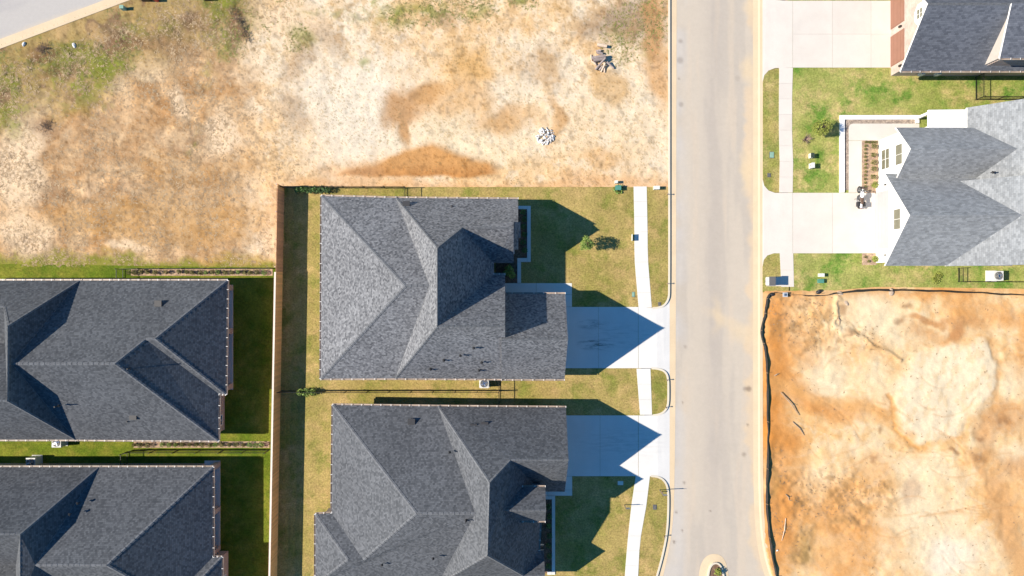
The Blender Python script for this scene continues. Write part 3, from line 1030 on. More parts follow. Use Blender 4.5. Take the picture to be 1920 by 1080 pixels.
def driveway(name, label, xs, y0, y1, mat, mid=True):
    pv = paving(name, label)
    for a, b in zip(xs[:-1], xs[1:]):
        if mid:
            ym = (y0 + y1) / 2
            slab_poly(pv, [(a, y0), (b - .4, y0), (b - .4, ym - .1), (a, ym - .1)], mat)
            slab_poly(pv, [(a, ym + .1), (b - .4, ym + .1), (b - .4, y1), (a, y1)], mat)
        else:
            slab_poly(pv, [(a, y0), (b - .4, y0), (b - .4, y1), (a, y1)], mat)
    return pv


d1 = driveway('driveway', 'pale driveway with dark tyre marks at the upper middle house', [1052, 1122, 1196.5], 575.5, 690, M_CONC_D, False)
slab_poly(d1, [(1196.6, 575.7), (1221.5, 577), (1230, 577.6), (1243, 574), (1251.5, 563), (1254.8, 549), (1255.6, 549), (1255.6, 708), (1254, 706), (1246, 694), (1232, 690.5), (1196.8, 690)], M_CONC_D,
          zs=[.135, .13, .12, .08, .03, .018, .014, .014, .018, .06, .12, .135])
d2 = driveway('driveway', 'clean pale driveway at the lower middle house', [1052, 1125, 1196.5], 778.5, 892, M_CONC_D2, False)
slab_poly(d2, [(1196.8, 778.5), (1222, 778), (1232, 778), (1245, 774), (1253, 762), (1255.6, 760), (1255.6, 914), (1253.5, 912), (1246, 899), (1233, 892.6), (1196.8, 891.8)], M_CONC_D2,
          zs=[.135, .13, .12, .07, .02, .014, .014, .018, .06, .12, .135])
d3 = driveway('driveway', 'sunlit white driveway in front of the white house', [1485.5, 1560, 1645], 362, 475, M_CONC_WARM, False)
slab_poly(d3, [(1485, 362), (1452, 362), (1440, 357.5), (1432, 348.5), (1429, 336), (1429, 500), (1431, 487.5), (1438, 479), (1450, 475), (1485, 475)], M_CONC_WARM,
          zs=[.135, .13, .12, .12, .11, .11, .12, .12, .13, .135])
d4 = driveway('driveway', 'wide white driveway at the pink brick garage', [1485.5, 1560, 1632, 1672], 2.5, 127.5, M_CONC_WARM, True)
slab_poly(d4, [(1485, 2.5), (1466, 2), (1455, 1), (1446, -2.5), (1436, -11.5), (1429, -25), (1429, 155), (1432, 142), (1440, 133), (1452, 128.4), (1485, 127.5)], M_CONC_WARM,
          zs=[.135, .135, .13, .12, .12, .11, .11, .12, .12, .13, .135])

# front walks and bed edging
w1 = paving('front_walk', 'L-shaped concrete walk at the upper middle house')
slab_poly(w1, [(946, 531), (1005, 531), (1005, 552), (946, 552)], M_CONC, .14)
slab_poly(w1, [(1005.5, 531), (1072, 531), (1072, 552), (1005.5, 552)], M_CONC, .14)
slab_poly(w1, [(1056, 552.4), (1072, 552.4), (1072, 575), (1056, 575)], M_CONC, .14)
w2 = paving('front_walk', 'short concrete walk at the lower middle house')
slab_poly(w2, [(1022, 918), (1072.5, 918), (1072.5, 928.5), (1022, 928.5)], M_CONC, .14)
slab_poly(w2, [(1056, 892.5), (1072.5, 892.5), (1072.5, 917.6), (1056, 917.6)], M_CONC, .14)
w3 = paving('front_walk', 'warm white walk wrapping the white house front')
slab_poly(w3, [(1590, 240), (1592, 234.5), (1597, 232.5), (1722, 232.5), (1722, 264), (1590, 264)], M_CONC_WARM, .14)
slab_poly(w3, [(1590, 264.5), (1614.5, 264.5), (1614.5, 361.5), (1590, 361.5)], M_CONC_WARM, .14)


def edging(name, label, boxes, mat, z=.2):
    o = bpy.data.objects.new(name, None)
    COL.objects.link(o)
    tag(o, label, 'edging')
    for (x0, y0, x1, y1) in boxes:
        MB().prism([P(x0, y0).xy, P(x1, y0).xy, P(x1, y1).xy, P(x0, y1).xy], -.1, z).build('edging_block', mat, o)
    return o


edging('bed_edging', 'stepped concrete edging of the bed at the upper middle house',
       [(960, 386.5, 988, 392.5), (988.3, 386.5, 995, 491.3), (970, 484, 988, 491.3), (970, 491.6, 976.8, 530.5)], M_CONC)
edging('bed_edging', 'straight concrete edging of the bed at the lower middle house',
       [(1022, 928.8, 1034.3, 935), (1034.6, 928.8, 1040.5, 1076), (1026, 1070, 1034.3, 1076)], M_CONC)
edging('bed_edging', 'white low wall edging the gravel bed of the white house',
       [(1572.3, 217.5, 1580.6, 361.5), (1580.9, 217.5, 1720, 225.3), (1714, 225.6, 1720, 232)], M_WALL_W, .3)
flat('mulch_bed', [(930, 388), (990, 388), (990, 488), (974, 488), (974, 531), (930, 531)], .13, M_MULCH, 'dark mulch bed at the upper middle house')
flat('mulch_bed', [(1005, 932), (1037, 932), (1037, 1074), (1005, 1074)], .13, M_MULCH, 'dark mulch bed at the lower middle house')
flat('gravel_bed', [(1580, 225), (1715, 225), (1715, 232.6), (1597, 232.8), (1592, 235), (1590, 240), (1590, 357), (1580, 357)], .13, M_GRAVEL, 'brown gravel strip behind the white edging')
flat('mulch_bed', [(1614.4, 264), (1645, 264), (1645, 362), (1614.4, 362)], .13, M_MULCH_P, 'pinkish mulch bed under the white house windows')
flat('mulch_bed', [(1615, 475.5), (1642, 475.5), (1642, 497), (1615, 497)], .13, M_MULCH_P, 'small mulch bed at the white garage corner')
flat('mulch_bed', [(247, 504.5), (512, 504.5), (512, 517), (247, 517)], .125, M_MULCH_P, 'mulch row above the upper left house')
flat('mulch_bed', [(252, 827), (506, 827), (506, 839), (252, 839)], .125, M_MULCH_P, 'mulch row below the upper left house')

# traffic island at the bottom of the street
isl = smooth_pts([(1309, 1150), (1309, 1090), (1313, 1058), (1324, 1042), (1339, 1037.5), (1354, 1042), (1363, 1058), (1368, 1090), (1369, 1150)], 2)
inn = smooth_pts([(1326, 1150), (1326, 1095), (1328, 1070), (1333, 1058), (1341, 1054), (1349, 1058), (1354, 1070), (1358, 1095), (1358, 1150)], 2)
MI = MB()
k = len(isl)
vs = [Vector((*P(*p).xy, .012)) for p in isl] + [Vector((*P(*p).xy, .06)) for p in inn]
MI.add(vs, [(i, i + 1, k + i + 1, k + i) for i in range(k - 1)])
o = fixn(MI.build('traffic_island', M_KERB))
struct(o, 'tan concrete nose of the street island')
struct(ribbon('island_kerb', inn, [(1.2, -.1), (1.2, .2), (-1.8, .2), (-2.0, -.1)], M_CURBW), 'raised rim of the street island')
flat('island_bed', inn, .1, M_MULCH, 'brown mulch inside the street island')


# ---------------------------------------------------------------- roofs and houses
def roof_part(name, polys, mat, fascia, parent, th=0.2, gutter=None, gut_skip=(), caps=True, eave_max=None, cap_mat=None):
    """a shingled shell from planar polygons, with ridge caps, gutters and hangers as further parts"""
    vs, fs, uvs, fm = [], [], [], []
    key = lambda p: (round(p.x, 2), round(p.y, 2), round(p.z, 2))
    edges = {}
    nrm = []
    for pi, poly in enumerate(polys):
        poly = [Vector(p) for p in poly]
        nn = Vector((0, 0, 0))
        for a, b in zip(poly, poly[1:] + poly[:1]):
            nn += a.cross(b)
        if nn.z < 0:
            poly = poly[::-1]
            nn = -nn
        nn.normalize()
        nrm.append((nn, poly))
        u = Vector((0, 0, 1)).cross(nn)
        u = u.normalized() if u.length > 1e-3 else Vector((1, 0, 0))
        w = nn.cross(u)
        b0 = len(vs)
        vs += poly
        fs.append(tuple(range(b0, b0 + len(poly))))
        uvs += [(p.dot(u), p.dot(w)) for p in poly]
        fm.append(0)
        b1 = len(vs)
        vs += [p - Vector((0, 0, th)) for p in poly]
        fs.append(tuple(range(b1 + len(poly) - 1, b1 - 1, -1)))
        uvs += [(0, 0)] * len(poly)
        fm.append(1)
        for i in range(len(poly)):
            a, b = poly[i], poly[(i + 1) % len(poly)]
            edges.setdefault(tuple(sorted((key(a), key(b)))), []).append((pi, a, b))
    rims, ridges = [], []
    for e in edges.values():
        if len(e) == 1:
            rims.append(e[0])
        elif len(e) == 2:
            n0, p0 = nrm[e[0][0]]
            n1, p1 = nrm[e[1][0]]
            c1 = sum(p1, Vector((0, 0, 0))) / len(p1)
            if (c1 - e[0][1]).dot(n0) < -0.02:
                ridges.append((e[0][1], e[0][2], n0, n1))
    for pi, a, b in rims:
        b0 = len(vs)
        dz = Vector((0, 0, th))
        vs += [a, b, b - dz, a - dz]
        fs.append((b0 + 3, b0 + 2, b0 + 1, b0))
        uvs += [(0, 0)] * 4
        fm.append(1)
    o = link_mesh(name, vs, fs, mat, parent, uvs=uvs, mats=[mat, fascia], fm=fm)
    if caps and ridges:
        mb = MB()
        for a, b, n0, n1 in ridges:
            L = (b - a).length
            t = (b - a) / L
            s0 = n0.cross(t).normalized()
            s1 = n1.cross(t).normalized()
            m0 = (nrm[0][1][0])
            up = (n0 + n1).normalized()
            # side directions must fall away from the ridge
            if s0.dot(n1) > 0:
                s0 = -s0
            if s1.dot(n0) > 0:
                s1 = -s1
            k = max(1, int(L / 0.42))
            for i in range(k):
                p, q = a + t * (L * i / k), a + t * (L * (i + 1) / k)
                lo, hi = .012, .035
                A, B = p + up * lo, q + up * hi
                w_ = .14
                mb.add([A, B, B + s0 * w_, A + s0 * w_, B + s1 * w_, A + s1 * w_], [(0, 1, 2, 3), (1, 0, 5, 4)])
        c = mb.build('ridge_caps', cap_mat or M_CAPS, parent)
        l = c.data.uv_layers.new(name='UVMap')
        for lp in c.data.loops:
            co = c.data.vertices[lp.vertex_index].co
            l.data[lp.index].uv = (co.x + co.y, co.y - co.x * .6)
        c['kind'] = 'stuff'
    if gutter:
        gm, hm = gutter
        hang = MB()
        for pi, a, b in rims:
            if abs(a.z - b.z) > .06 or (b - a).length < .5:
                continue
            cen = sum(nrm[pi][1], Vector((0, 0, 0))) / len(nrm[pi][1])
            if cen.z < max(a.z, b.z) + .05:
                continue
            t = (b - a).normalized()
            out = t.cross(Vector((0, 0, 1)))
            if (cen - a).dot(out) > 0:
                out = -out
            w_ = .13
            dz = Vector((0, 0, 1))
            gb = MB()
            e0, e1 = a + out * .004, b + out * .004
            # U-shaped trough: back, floor, front lip
            pr = [(0, -.01), (0, -.13), (w_, -.13), (w_, -.02), (w_ - .015, -.02), (w_ - .015, -.115), (.012, -.115), (.012, -.01)]
            vv = [e0 + out * x + dz * z for x, z in pr] + [e1 + out * x + dz * z for x, z in pr]
            n = len(pr)
            gb.add(vv, [(i, (i + 1) % n, n + (i + 1) % n, n + i) for i in range(n)] + [tuple(range(n)), tuple(range(2 * n - 1, n - 1, -1))])
            go = gb.build('gutter', gm, parent)
            fixn(go)
            L = (b - a).length
            k = max(2, int(L / .82))
            for i in range(k + 1):
                q = a + (b - a) * ((i + random.uniform(-.08, .08)) / k if 0 < i < k else i / k)
                hang.bar(q - out * .03 + dz * .004, q + out * (w_ + .005) + dz * .002, .05, .016)
        if hang.v:
            h_ = hang.build('gutter_hangers', hm, parent)
            h_['kind'] = 'stuff'
    return o


def wall_part(parent, pts, h, mat, name='wall', z0=-.1):
    return MB().prism([(p[0] * S, -p[1] * S) for p in pts], z0, h).build(name, mat, parent)


def gable_wall(parent, x, y0, y1, ze, yr, zr, mat, th=3.0, name='gable_wall', zb=53.85):
    """triangular wall under a gable end facing along x (plan pixels)"""
    zc = max(ze - 4, zb + .3)
    a = [G(x, y0, zb), G(x, y1, zb), G(x, y1, zc), G(x, yr, zr - 5), G(x, y0, zc)]
    o = MB().slab(a, (th * S, 0, 0)).build(name, mat, parent)
    return fixn(o)


def vent(parent, px, py, zp, h=.45, r=.05):
    b = V(px, py, zp)
    mb = MB().tube(b - Vector((0, 0, .25)), b + Vector((0, 0, h)), r, r, 10)
    mb.tube(b + Vector((0, 0, -.03)), b + Vector((0, 0, .06)), r * 2.4, r * 1.2, 10)
    return mb.build('vent_pipe', M_PIPE, parent)


def turbine(parent, px, py, zp):
    b = V(px, py, zp)
    mb = MB().box(b + Vector((0, 0, .06)), (.5, .42, .16), ry=0).box(b + Vector((0, 0, .16)), (.6, .5, .04))
    return mb.build('roof_vent', M_PIPE, parent)


def window_x(parent, x, yc, zc, w, h, side, fm, gm, cols=2, rows=2, name='window', trim=.08):
    """window in a wall facing -x (side=-1) or +x; x, yc plan pixels, zc/w/h metres"""
    X, Y = x * S, -yc * S
    fr = MB()
    for s_ in (-1, 1):
        fr.box((X + side * .03, Y + s_ * (w / 2), zc), (.07, trim, h + trim))
        fr.box((X + side * .03, Y, zc + s_ * (h / 2)), (.068, w - trim, trim))
    for i in range(1, cols):
        fr.box((X + side * .025, Y - w / 2 + w * i / cols, zc), (.045, .03, h - trim))
    for j in range(1, rows):
        fr.box((X + side * .025, Y, zc - h / 2 + h * j / rows), (.047, w - trim, .035))
    f = fr.build(name, fm, parent)
    for i in range(cols):
        for j in range(rows):
            pw, ph = w / cols, h / rows
            MB().box((X + side * .006, Y - w / 2 + pw * (i + .5), zc - h / 2 + ph * (j + .5)), (.02, pw - .02, ph - .02)).build('pane', gm, f)
    return f


def garage_door(parent, x, y0, y1, h, side, mat, rows=4):
    X = x * S
    ya, yb = sorted((-y0 * S, -y1 * S))
    d = MB().box((X + side * .005, (ya + yb) / 2, h / 2 + .06), (.04, yb - ya, h + .06)).build('garage_door', mat, parent)
    for j in range(rows):
        MB().box((X + side * .035, (ya + yb) / 2, .14 + (h - .02) * (j + .5) / rows), (.03, yb - ya - .06, h / rows - .03)).build('door_panel', mat, d)
    return d


def entry_door(parent, x, yc, side, mat=None):
    X, Y = x * S, -yc * S
    d = MB().box((X + side * .02, Y, 1.15), (.06, .95, 2.1)).build('front_door', mat or M_DOOR_D, parent)
    MB().box((X + side * .07, Y + .36, 1.1), (.05, .04, .16)).build('handle', M_CHROME, d)
    return d


# ---- upper middle house
E = 57
h1 = thing('house', P(820, 540, 0), 'house with mottled light grey shingle roof and tyre-marked driveway', 'house', 'houses of the new street')
A, B = V(603, 367.5, E), V(742, 371, E)
Cc, D = V(601.5, 710, E), V(741, 709.5, E)
M1, M2 = V(760, 536, 158), V(805, 535, 158)
R1_, R2_ = V(820, 465, 179), V(820, 612, 179)
G1_ = V(867, 427, 131.5)
G2a, G2b, NEb, NE = V(963, 427, 131.5), V(963, 416, 122), V(971.5, 416, 122), V(971.5, 373, E)
VN, VS = V(926, 493, 64), V(926, 515, 67)
W2 = V(947, 612, 179)
roof_part('roof', [
    [A, Cc, M1], [A, M1, M2, B], [Cc, D, M2, M1],
    [B, M2, D, R2_, R1_],
    [B, R1_, G1_, G2a, G2b, NEb, NE],
    [G1_, G2a, V(963, 493, E), VN],
    [R1_, R2_, VS, VN, G1_],
    [R2_, W2, V(947, 515, 66), VS],
    [R2_, W2, V(947, 710.5, E), D],
], M_SH_MOTTLED, M_TRIM_T, h1, gutter=(M_GUT_T, M_HANG))
roof_part('garage_roof', [
    [V(940, 636, 157), V(1065, 636, 157), V(1060, 551, E), V(940, 551, E)],
    [V(940, 636, 157), V(1065, 636, 157), V(1058.5, 711, E), V(940, 711, E)],
], M_SH_MOTTLED, M_TRIM_T, h1, gutter=(M_GUT_T, M_HANG))
roof_part('bay_roof', [[V(958, 416, 62), V(958, 468, 62), V(972, 468, 48), V(972, 446, 48), V(976, 446, 46), V(976, 416, 46)]], M_SH_MOTTLED, M_TRIM_T, h1, th=.12, caps=False)
wall_part(h1, [(-334, -155), (3, -155), (3, -50), (-38, -50), (-38, -18), (-16, -18), (-16, 20), (86, 20), (86, 155), (-334, 155)], 2.6, M_BRICK_G)
gable_wall(h1, -2, -155, -48, E, -101, 131, M_BRICK_G)
gable_wall(h1, -19, -15, 155, 70, 62, 178, M_BRICK_G)
gable_wall(h1, 83, 20, 155, E, 84, 157, M_BRICK_G)
garage_door(h1, 86, 36, 144, 2.15, 1, M_DOOR_W)
entry_door(h1, -38, -34, 1)
for yc in (-130, -75):
    window_x(h1, 3, yc, 1.5, 1.1, 1.4, 1, M_TRIM_W, M_GLASS)
for yc in (-110, -60, 60, 120):
    window_x(h1, -334, yc, 1.5, 1.2, 1.4, -1, M_TRIM_W, M_GLASS)
for (px, py, zp) in ((847, 387, 77), (888, 653, 140), (863, 667, 124), (807, 693, 85), (898, 695, 84), (832, 676, 108), (903, 680, 106)):
    vent(h1, px, py, zp, .3)
turbine(h1, 762, 383, 76)

# ---- lower middle house
h2 = thing('house', P(830, 900, 0), 'house with slate grey roof, small lit entry gable and clean driveway', 'house', 'houses of the new street')
A, B, N3 = V(624, 759.5, E), V(821.5, 762, E), V(1061, 764, E)
Wq = V(622, 962, E)
M1, M2 = V(781, 963, 158), V(892, 963, 158)
R1_, R2_ = V(918, 905, 181), V(914, 1042, 181)
T1, T2 = V(652, 1050, 97), V(681.5, 1050, 97)
WNW = V(591.5, 964.5, E)
SW_ = G(-351.7, 531, E)
D = G(-132.7, 531, E)
GA, GB = V(957, 863, 150), V(1066, 862.5, 152)
SEe, VSs, VNn = V(1059, 922, E), V(1016, 922, 62.5), V(1010, 1032, 63.5)
GS1, GS2 = G(20, 498, 97), G(57, 498, 97)
roof_part('roof', [
    [A, Wq, T2, M1], [A, M1, M2, B],
    [WNW, Wq, T2, T1], [WNW, T1, SW_],
    [M1, M2, D, SW_, T1, T2],
    [B, M2, D, R2_, R1_],
    [B, R1_, GA, GB, N3],
    [GA, GB, SEe, VSs],
    [R1_, R2_, GS1, VNn, VSs, GA],
    [R2_, GS1, GS2, G(57, 531, E), D],
    [GS1, GS2, G(57, 468, 60), VNn],
], M_SH_SLATE, M_TRIM_T, h2, gutter=(M_GUT_T, M_HANG))
roof_part('entry_gable_roof', [
    [G(-20, 366, 155), G(56, 366, 155), G(56.5, 338, 118), G(-20, 338, 118)],
    [G(-20, 366, 155), G(56, 366, 155), G(56.5, 396.5, 116), G(-20, 396.5, 116)],
], M_SH_SLATE, M_TRIM_T, h2, gutter=(M_GUT_T, M_HANG))
wall_part(h2, [(-312, 220), (86, 220), (86, 355), (52, 355), (52, 392), (38, 392), (38, 473), (50, 473), (50, 524), (-343, 524), (-343, 412), (-312, 412)], 2.6, M_BRICK_G)
wall_part(h2, [(0, 342), (51, 342), (51, 392), (0, 392)], 116 * S, M_BRICK_G, 'entry_wall')
gable_wall(h2, 48, 343, 391, 118, 366, 154, M_BRICK_G, zb=116.1)
gable_wall(h2, 83, 218, 356, E, 285, 150, M_BRICK_G)
gable_wall(h2, 47, 472, 527, E, 498, 96, M_BRICK_G)
garage_door(h2, 86, 236, 344, 2.15, 1, M_DOOR_W)
entry_door(h2, 51, 367, 1)
for yc in (412, 445):
    window_x(h2, 38, yc, 1.5, 1.0, 1.4, 1, M_TRIM_W, M_GLASS)
for yc in (255, 300, 350, 440, 490):
    window_x(h2, -312 if yc < 400 else -343, yc, 1.5, 1.2, 1.4, -1, M_TRIM_W, M_GLASS)
MB().bar(V(1010, 1021, 60), V(1019, 1021, 50), .1, .1).build('downspout', M_GUT_T, h2)
for (px, py, zp, hh) in ((843, 848, 112, .4), (874, 976, 152, .5), (875, 805, 92, .22), (812, 1048, 114, .2), (716, 1060, 98, .15)):
    vent(h2, px, py, zp, hh)
for (px, py, zp) in ((772, 790, 73), (888, 800, 88), (909, 796, 86)):
    turbine(h2, px, py, zp)

# ---- upper left house
h3 = thing('house', P(210, 670, 0), 'dark grey hip roofed house with three patio posts, near the wooden fence', 'house', 'houses of the new street')
NEb, Ebs = V(426, 526, E), V(423, 739, E)
P1, P0 = V(291, 635, 120), V(273, 636, 120)
AP, M2 = V(215.6, 682, 147), V(22, 682, 147)
Qs, SE = V(410.5, 738.5, E), V(409, 826.5, E)
B, D = V(150, 526, E), V(142, 824.5, E)
R1_, R2_ = V(14.5, 611, 154), V(13.7, 752, 154)
G1_ = V(7, 575, 113)
yg, yr2 = -G1_.y / S, -R2_.y / S
yN, yS = -B.y / S, -D.y / S
roof_part('roof', [
    [NEb, P1, Ebs], [P1, P0, Qs, Ebs], [AP, P0, Qs, SE],
    [NEb, P1, P0, AP, M2, B], [AP, M2, D, SE],
    [B, M2, D, R2_, R1_],
    [B, R1_, G1_, G(-1012, yg, 113), G(-1012, yN, E)],
    [R1_, R2_, G(-903, 98, 60), G1_],
    [G1_, G(-1012, yg, 113), G(-1012, 98, 50), G(-903, 98, 60)],
    [R2_, G(-1012, yr2, 154), G(-1012, 98, 50), G(-903, 98, 60)],
    [R2_, G(-1012, yr2, 154), G(-1012, yS, E), D],
], M_SH_CHAR, M_TRIM_T, h3, gutter=(M_GUT_T, M_HANG))
wall_part(h3, [(-1003, -6), (-565, -6), (-565, 178), (-538, 178), (-538, 265), (-1003, 262)], 2.6, M_BRICK_P)
gable_wall(h3, -1003, -6, 76, E, yg, 113, M_BRICK_P)
gable_wall(h3, -1003, 115, 262, E, yr2, 153, M_BRICK_P)
# covered patio: slab, beam and three posts
MB().prism([(-565 * S, 6 * S), (-522 * S, 6 * S), (-522 * S, -190 * S), (-565 * S, -190 * S)], -.1, .17).build('patio_slab', M_CONC, h3)
MB().box((-526 * S, -92 * S, 2.45), (.3, 196 * S, .35)).build('patio_beam', M_TRIM_T, h3)
for yc in (-1, 80, 183):
    MB().box((-526.5 * S, -yc * S, 1.22), (.42, .45, 2.3)).build('patio_post', M_BRICK_P, h3)
for yc, ww in ((204, .5), (244, .9)):
    window_x(h3, -538, yc, 1.35, ww, 1.3 if ww > .6 else .6, 1, M_TRIM_W, M_GLASS)
for yc in (30, 110):
    window_x(h3, -565, yc, 1.4, 1.4, 1.7, 1, M_TRIM_W, M_GLASS)
for (px, py, zp, hh) in ((248, 690, 128, .75), (313, 697, 97, .3), (93, 548, 70, .25), (110, 761, 110, .55), (240, 790, 78, .25)):
    vent(h3, px, py, zp, hh)
for (px, py, zp) in ((298, 569, 84), (251, 781, 84)):
    turbine(h3, px, py, zp)

# ---- lower left house
h4 = thing('house', P(190, 1000, 0), 'dark grey hip roofed house in the bottom left corner of the photo', 'house', 'houses of the new street')
A = V(399, 876, E)
B = V(186, 876, E)
yN = -A.y / S
AP, M2 = V(200, 1060, 147), V(66, 1060, 147)
yr = -AP.y / S
R1_ = V(38, 1002, 157)
yr1, xr1 = -R1_.y / S, R1_.x / S
R2_ = G(xr1, 2 * yr - yr1, 157)
yS = 2 * yr - yN
xe = A.x / S
D = G(B.x / S, yS, E)
Q, P0 = G(xe, 482, E), G(xe - 56, 541, 95)
Qe, P1, SEb = G(xe + 16, 482, E), G(xe - 40, 541, 95), G(xe + 16, yS, E)
roof_part('roof', [
    [A, AP, M2, B], [A, AP, P0, Q], [Q, P0, P1, Qe], [Qe, P1, SEb],
    [AP, M2, D, SEb, P1, P0],
    [B, M2, D, R2_, R1_],
    [B, R1_, G(-1040, yr1, 157), G(-1040, yN, E)],
    [R1_, G(-1040, yr1, 157), G(-1040, 497, 50), G(-886, 497, 60)],
    [R1_, R2_, G(-848, 560, 108), G(-886, 497, 60)],
    [G(-848, 560, 108), G(-1040, 560, 108), G(-1040, 497, 50), G(-886, 497, 60)],
    [R2_, G(-848, 560, 108), G(-1040, 560, 108), G(-1040, yS, E), D],
], M_SH_CHAR, M_TRIM_T, h4, gutter=(M_GUT_T, M_HANG))
wall_part(h4, [(-1030, 328), (-575, 328), (-575, 492), (-531, 492), (-531, 588), (-1030, 588)], 2.6, M_BRICK_P)
gable_wall(h4, -1030, 330, 480, E, yr1, 155, M_BRICK_P)
gable_wall(h4, -1030, 512, 588, E, 560, 107, M_BRICK_P)
MB().prism([(-575 * S, -323 * S), (-546 * S, -323 * S), (-546 * S, -490 * S), (-575 * S, -490 * S)], -.1, .17).build('patio_slab', M_CONC, h4)
MB().box((-549 * S, -407 * S, 2.45), (.28, 168 * S, .35)).build('patio_beam', M_TRIM_T, h4)
for yc in (329, 412, 486):
    MB().box((-549.5 * S, -yc * S, 1.22), (.4, .42, 2.3)).build('patio_post', M_BRICK_P, h4)
for yc in (365, 440):
    window_x(h4, -575, yc, 1.4, 1.4, 1.7, 1, M_TRIM_W, M_GLASS)
window_x(h4, -531, 540, 1.4, .9, 1.3, 1, M_TRIM_W, M_GLASS)
for (px, py, zp, hh) in ((98, 904, 74, .25), (27, 928, 88, .25), (145, 944, 104, .06), (130, 965, 116, .06)):
    vent(h4, px, py, zp, hh)
turbine(h4, 62, 909, 78)

# ---- upper right house (pink brick garage)
h5 = thing('house', P(1790, 60, 0), 'blue grey roofed house with terracotta garage doors and pink brick', 'house', 'houses of the new street')
SW_ = V(1689, 133, E)
xs, ysv = SW_.x / S, -SW_.y / S
yrd = -476.5
Pk = G(697, yrd, 133)
roof_part('roof', [
    [SW_, G(1015, ysv, E), G(1015, yrd, 133), Pk],
    [G(696, 2 * yrd - ysv, E), G(1015, 2 * yrd - ysv, E), G(1015, yrd, 133), Pk],
], M_SH_NAVY, M_TRIM_W, h5, th=.22, gutter=(M_GUT_T, M_HANG))
roof_part('dormer_roof', [[G(836, -394, 108), G(1015, -394, 108), G(1015, yrd, 135.5), G(836, yrd, 135.5)]], M_SH_NAVY, M_TRIM_W, h5, th=.18, gutter=(M_GUT_T, M_HANG), caps=False)
M_CREAM = simple('cream_siding', (0.46, 0.41, 0.365), 0.7, 0.06, 3)
ck = MB().slab([G(841, -397, 52), G(841, -397, 105), G(841, yrd, 132), G(841, yrd, 120)], (.12, 0, 0)).build('dormer_cheek', M_CREAM, h5)
fixn(ck)
sid = MB().box((0, 0, 0), (0.01, .01, .01))
dw = MB().prism([(841.5 * S + .13, 398 * S), (1010 * S, 398 * S), (1010 * S, 396.6 * S), (841.5 * S + .13, 396.6 * S)], 2.4, 5.1).build('dormer_wall', M_TRIM_D, h5)
for i in range(9):
    z = 2.72 + i * .27
    MB().box(((841.5 + 1010) / 2 * S + .06, 396.1 * S, z), (168.5 * S - .2, .05, .16)).build('clapboard', M_BRICK_P, dw)
wall_part(h5, [(709, -397), (1005, -397), (1005, -556), (709, -556)], 2.62, M_BRICK_P)
gable_wall(h5, 709, -397, -556, E, yrd, 132, M_BRICK_P, zb=54.2)
for a, b in ((-413.5, -470), (-483, -539.5)):
    garage_door(h5, 709, a, b, 2.1, -1, M_DOOR_BR)
for yc in (-405, -476.5, -548):
    l_ = MB().box((709 * S - .1, -yc * S, 1.72), (.16, .16, .3)).build('wall_lamp', M_IRON, h5)
window_x(h5, 708.3, yrd, 93 * S, .85, .85, -1, M_TRIM_W, M_GLASS_O, 2, 2, 'attic_window', .07)
oc = [G(708.6, yrd + 20 * math.cos(t), 93 + 18 * math.sin(t)) for t in [math.pi * (k + .5) / 4 for k in range(8)]]
fixn(MB().slab(oc, (.03, 0, 0)).build('attic_surround', M_WALL_W, h5))
for (px, zz) in ((1715, 40), (1745, 30)):
    b = P(px, 141, 0)
    MB().box((b.x, -397 * S * -1 - .12, 1.0), (.35, .22, .6)).build('meter_box', M_AC, h5)

# ---- white house
h6 = thing('house', P(1790, 370, 0), 'white walled house with pale grey roof and twin front gables', 'house', 'houses of the new street')
gut6 = (M_TRIM_W, M_TRIM_W)


def gable_x(name, x0, x1, yn, ysn, ze, zr, parent, mat):
    yc = (yn + ysn) / 2
    return roof_part(name, [[G(x0, yn, ze), G(x1, yn, ze), G(x1, yc, zr), G(x0, yc, zr)], [G(x0, ysn, ze), G(x1, ysn, ze), G(x1, yc, zr), G(x0, yc, zr)]],
                     mat, M_TRIM_W, parent, th=.2, caps=False)


gable_x('window_gable_roof', 680, 905, -284, -191, 70, 113.5, h6, M_SH_PALE)
gable_x('garage_gable_roof', 664, 890, -203.5, -39.6, 64, 138, h6, M_SH_PALE)
roof_part('main_roof', [[G(810, -321, 64), G(810, -186, 64), G(928, -186, 176), G(928, -321, 176)],
                        [G(1046, -321, 64), G(1046, -186, 64), G(928, -186, 176), G(928, -321, 176)]], M_SH_PALE, M_TRIM_W, h6, caps=False)
roof_part('rear_roof', [[G(772.5, -188, 64), G(772.5, -39, 64), G(891, -39, 175), G(891, -188, 175)],
                        [G(1040, -188, 64), G(1040, -39, 64), G(891, -39, 175), G(891, -188, 175)]], M_SH_PALE, M_TRIM_W, h6, caps=False)
roof_part('porch_roof', [[G(752, -321.5, 47), G(817, -321.5, 50), G(817, -287, 50), G(752, -287, 47)]], M_METAL_W, M_TRIM_W, h6, th=.2, caps=False)
for i in range(9):
    y = (-319 + i * 3.8)
    MB().bar(G(752.5, y, 47.6), G(816, y, 50.6), .03, .04).build('roof_seam', M_METAL_W, h6)
for yy in (-317, -291):
    MB().box((756 * S, -yy * S, 1.05), (.22, .22, 2.3)).build('porch_post', M_TRIM_W, h6)
wall_part(h6, [(686, -276), (818, -276), (818, -312), (1035, -312), (1035, -47), (681, -47), (681, -196), (686, -196)], 2.95, M_WALL_W)
gable_wall(h6, 686, -276, -197, 68, -237.5, 112, M_WALL_W, zb=61.0)
gable_wall(h6, 681, -196, -47, 62, -121.5, 137, M_WALL_W, zb=61.0)
garage_door(h6, 681, -72, -178, 2.1, -1, M_DOOR_W)
window_x(h6, 686, -236.5, 1.28, 1.75, 1.3, -1, M_TRIM_W, M_GLASS_O, 2, 2, trim=.05)
window_x(h6, 686, -236.5, 3.35, 1.75, 1.05, -1, M_TRIM_W, M_GLASS_O, 2, 1, trim=.05)
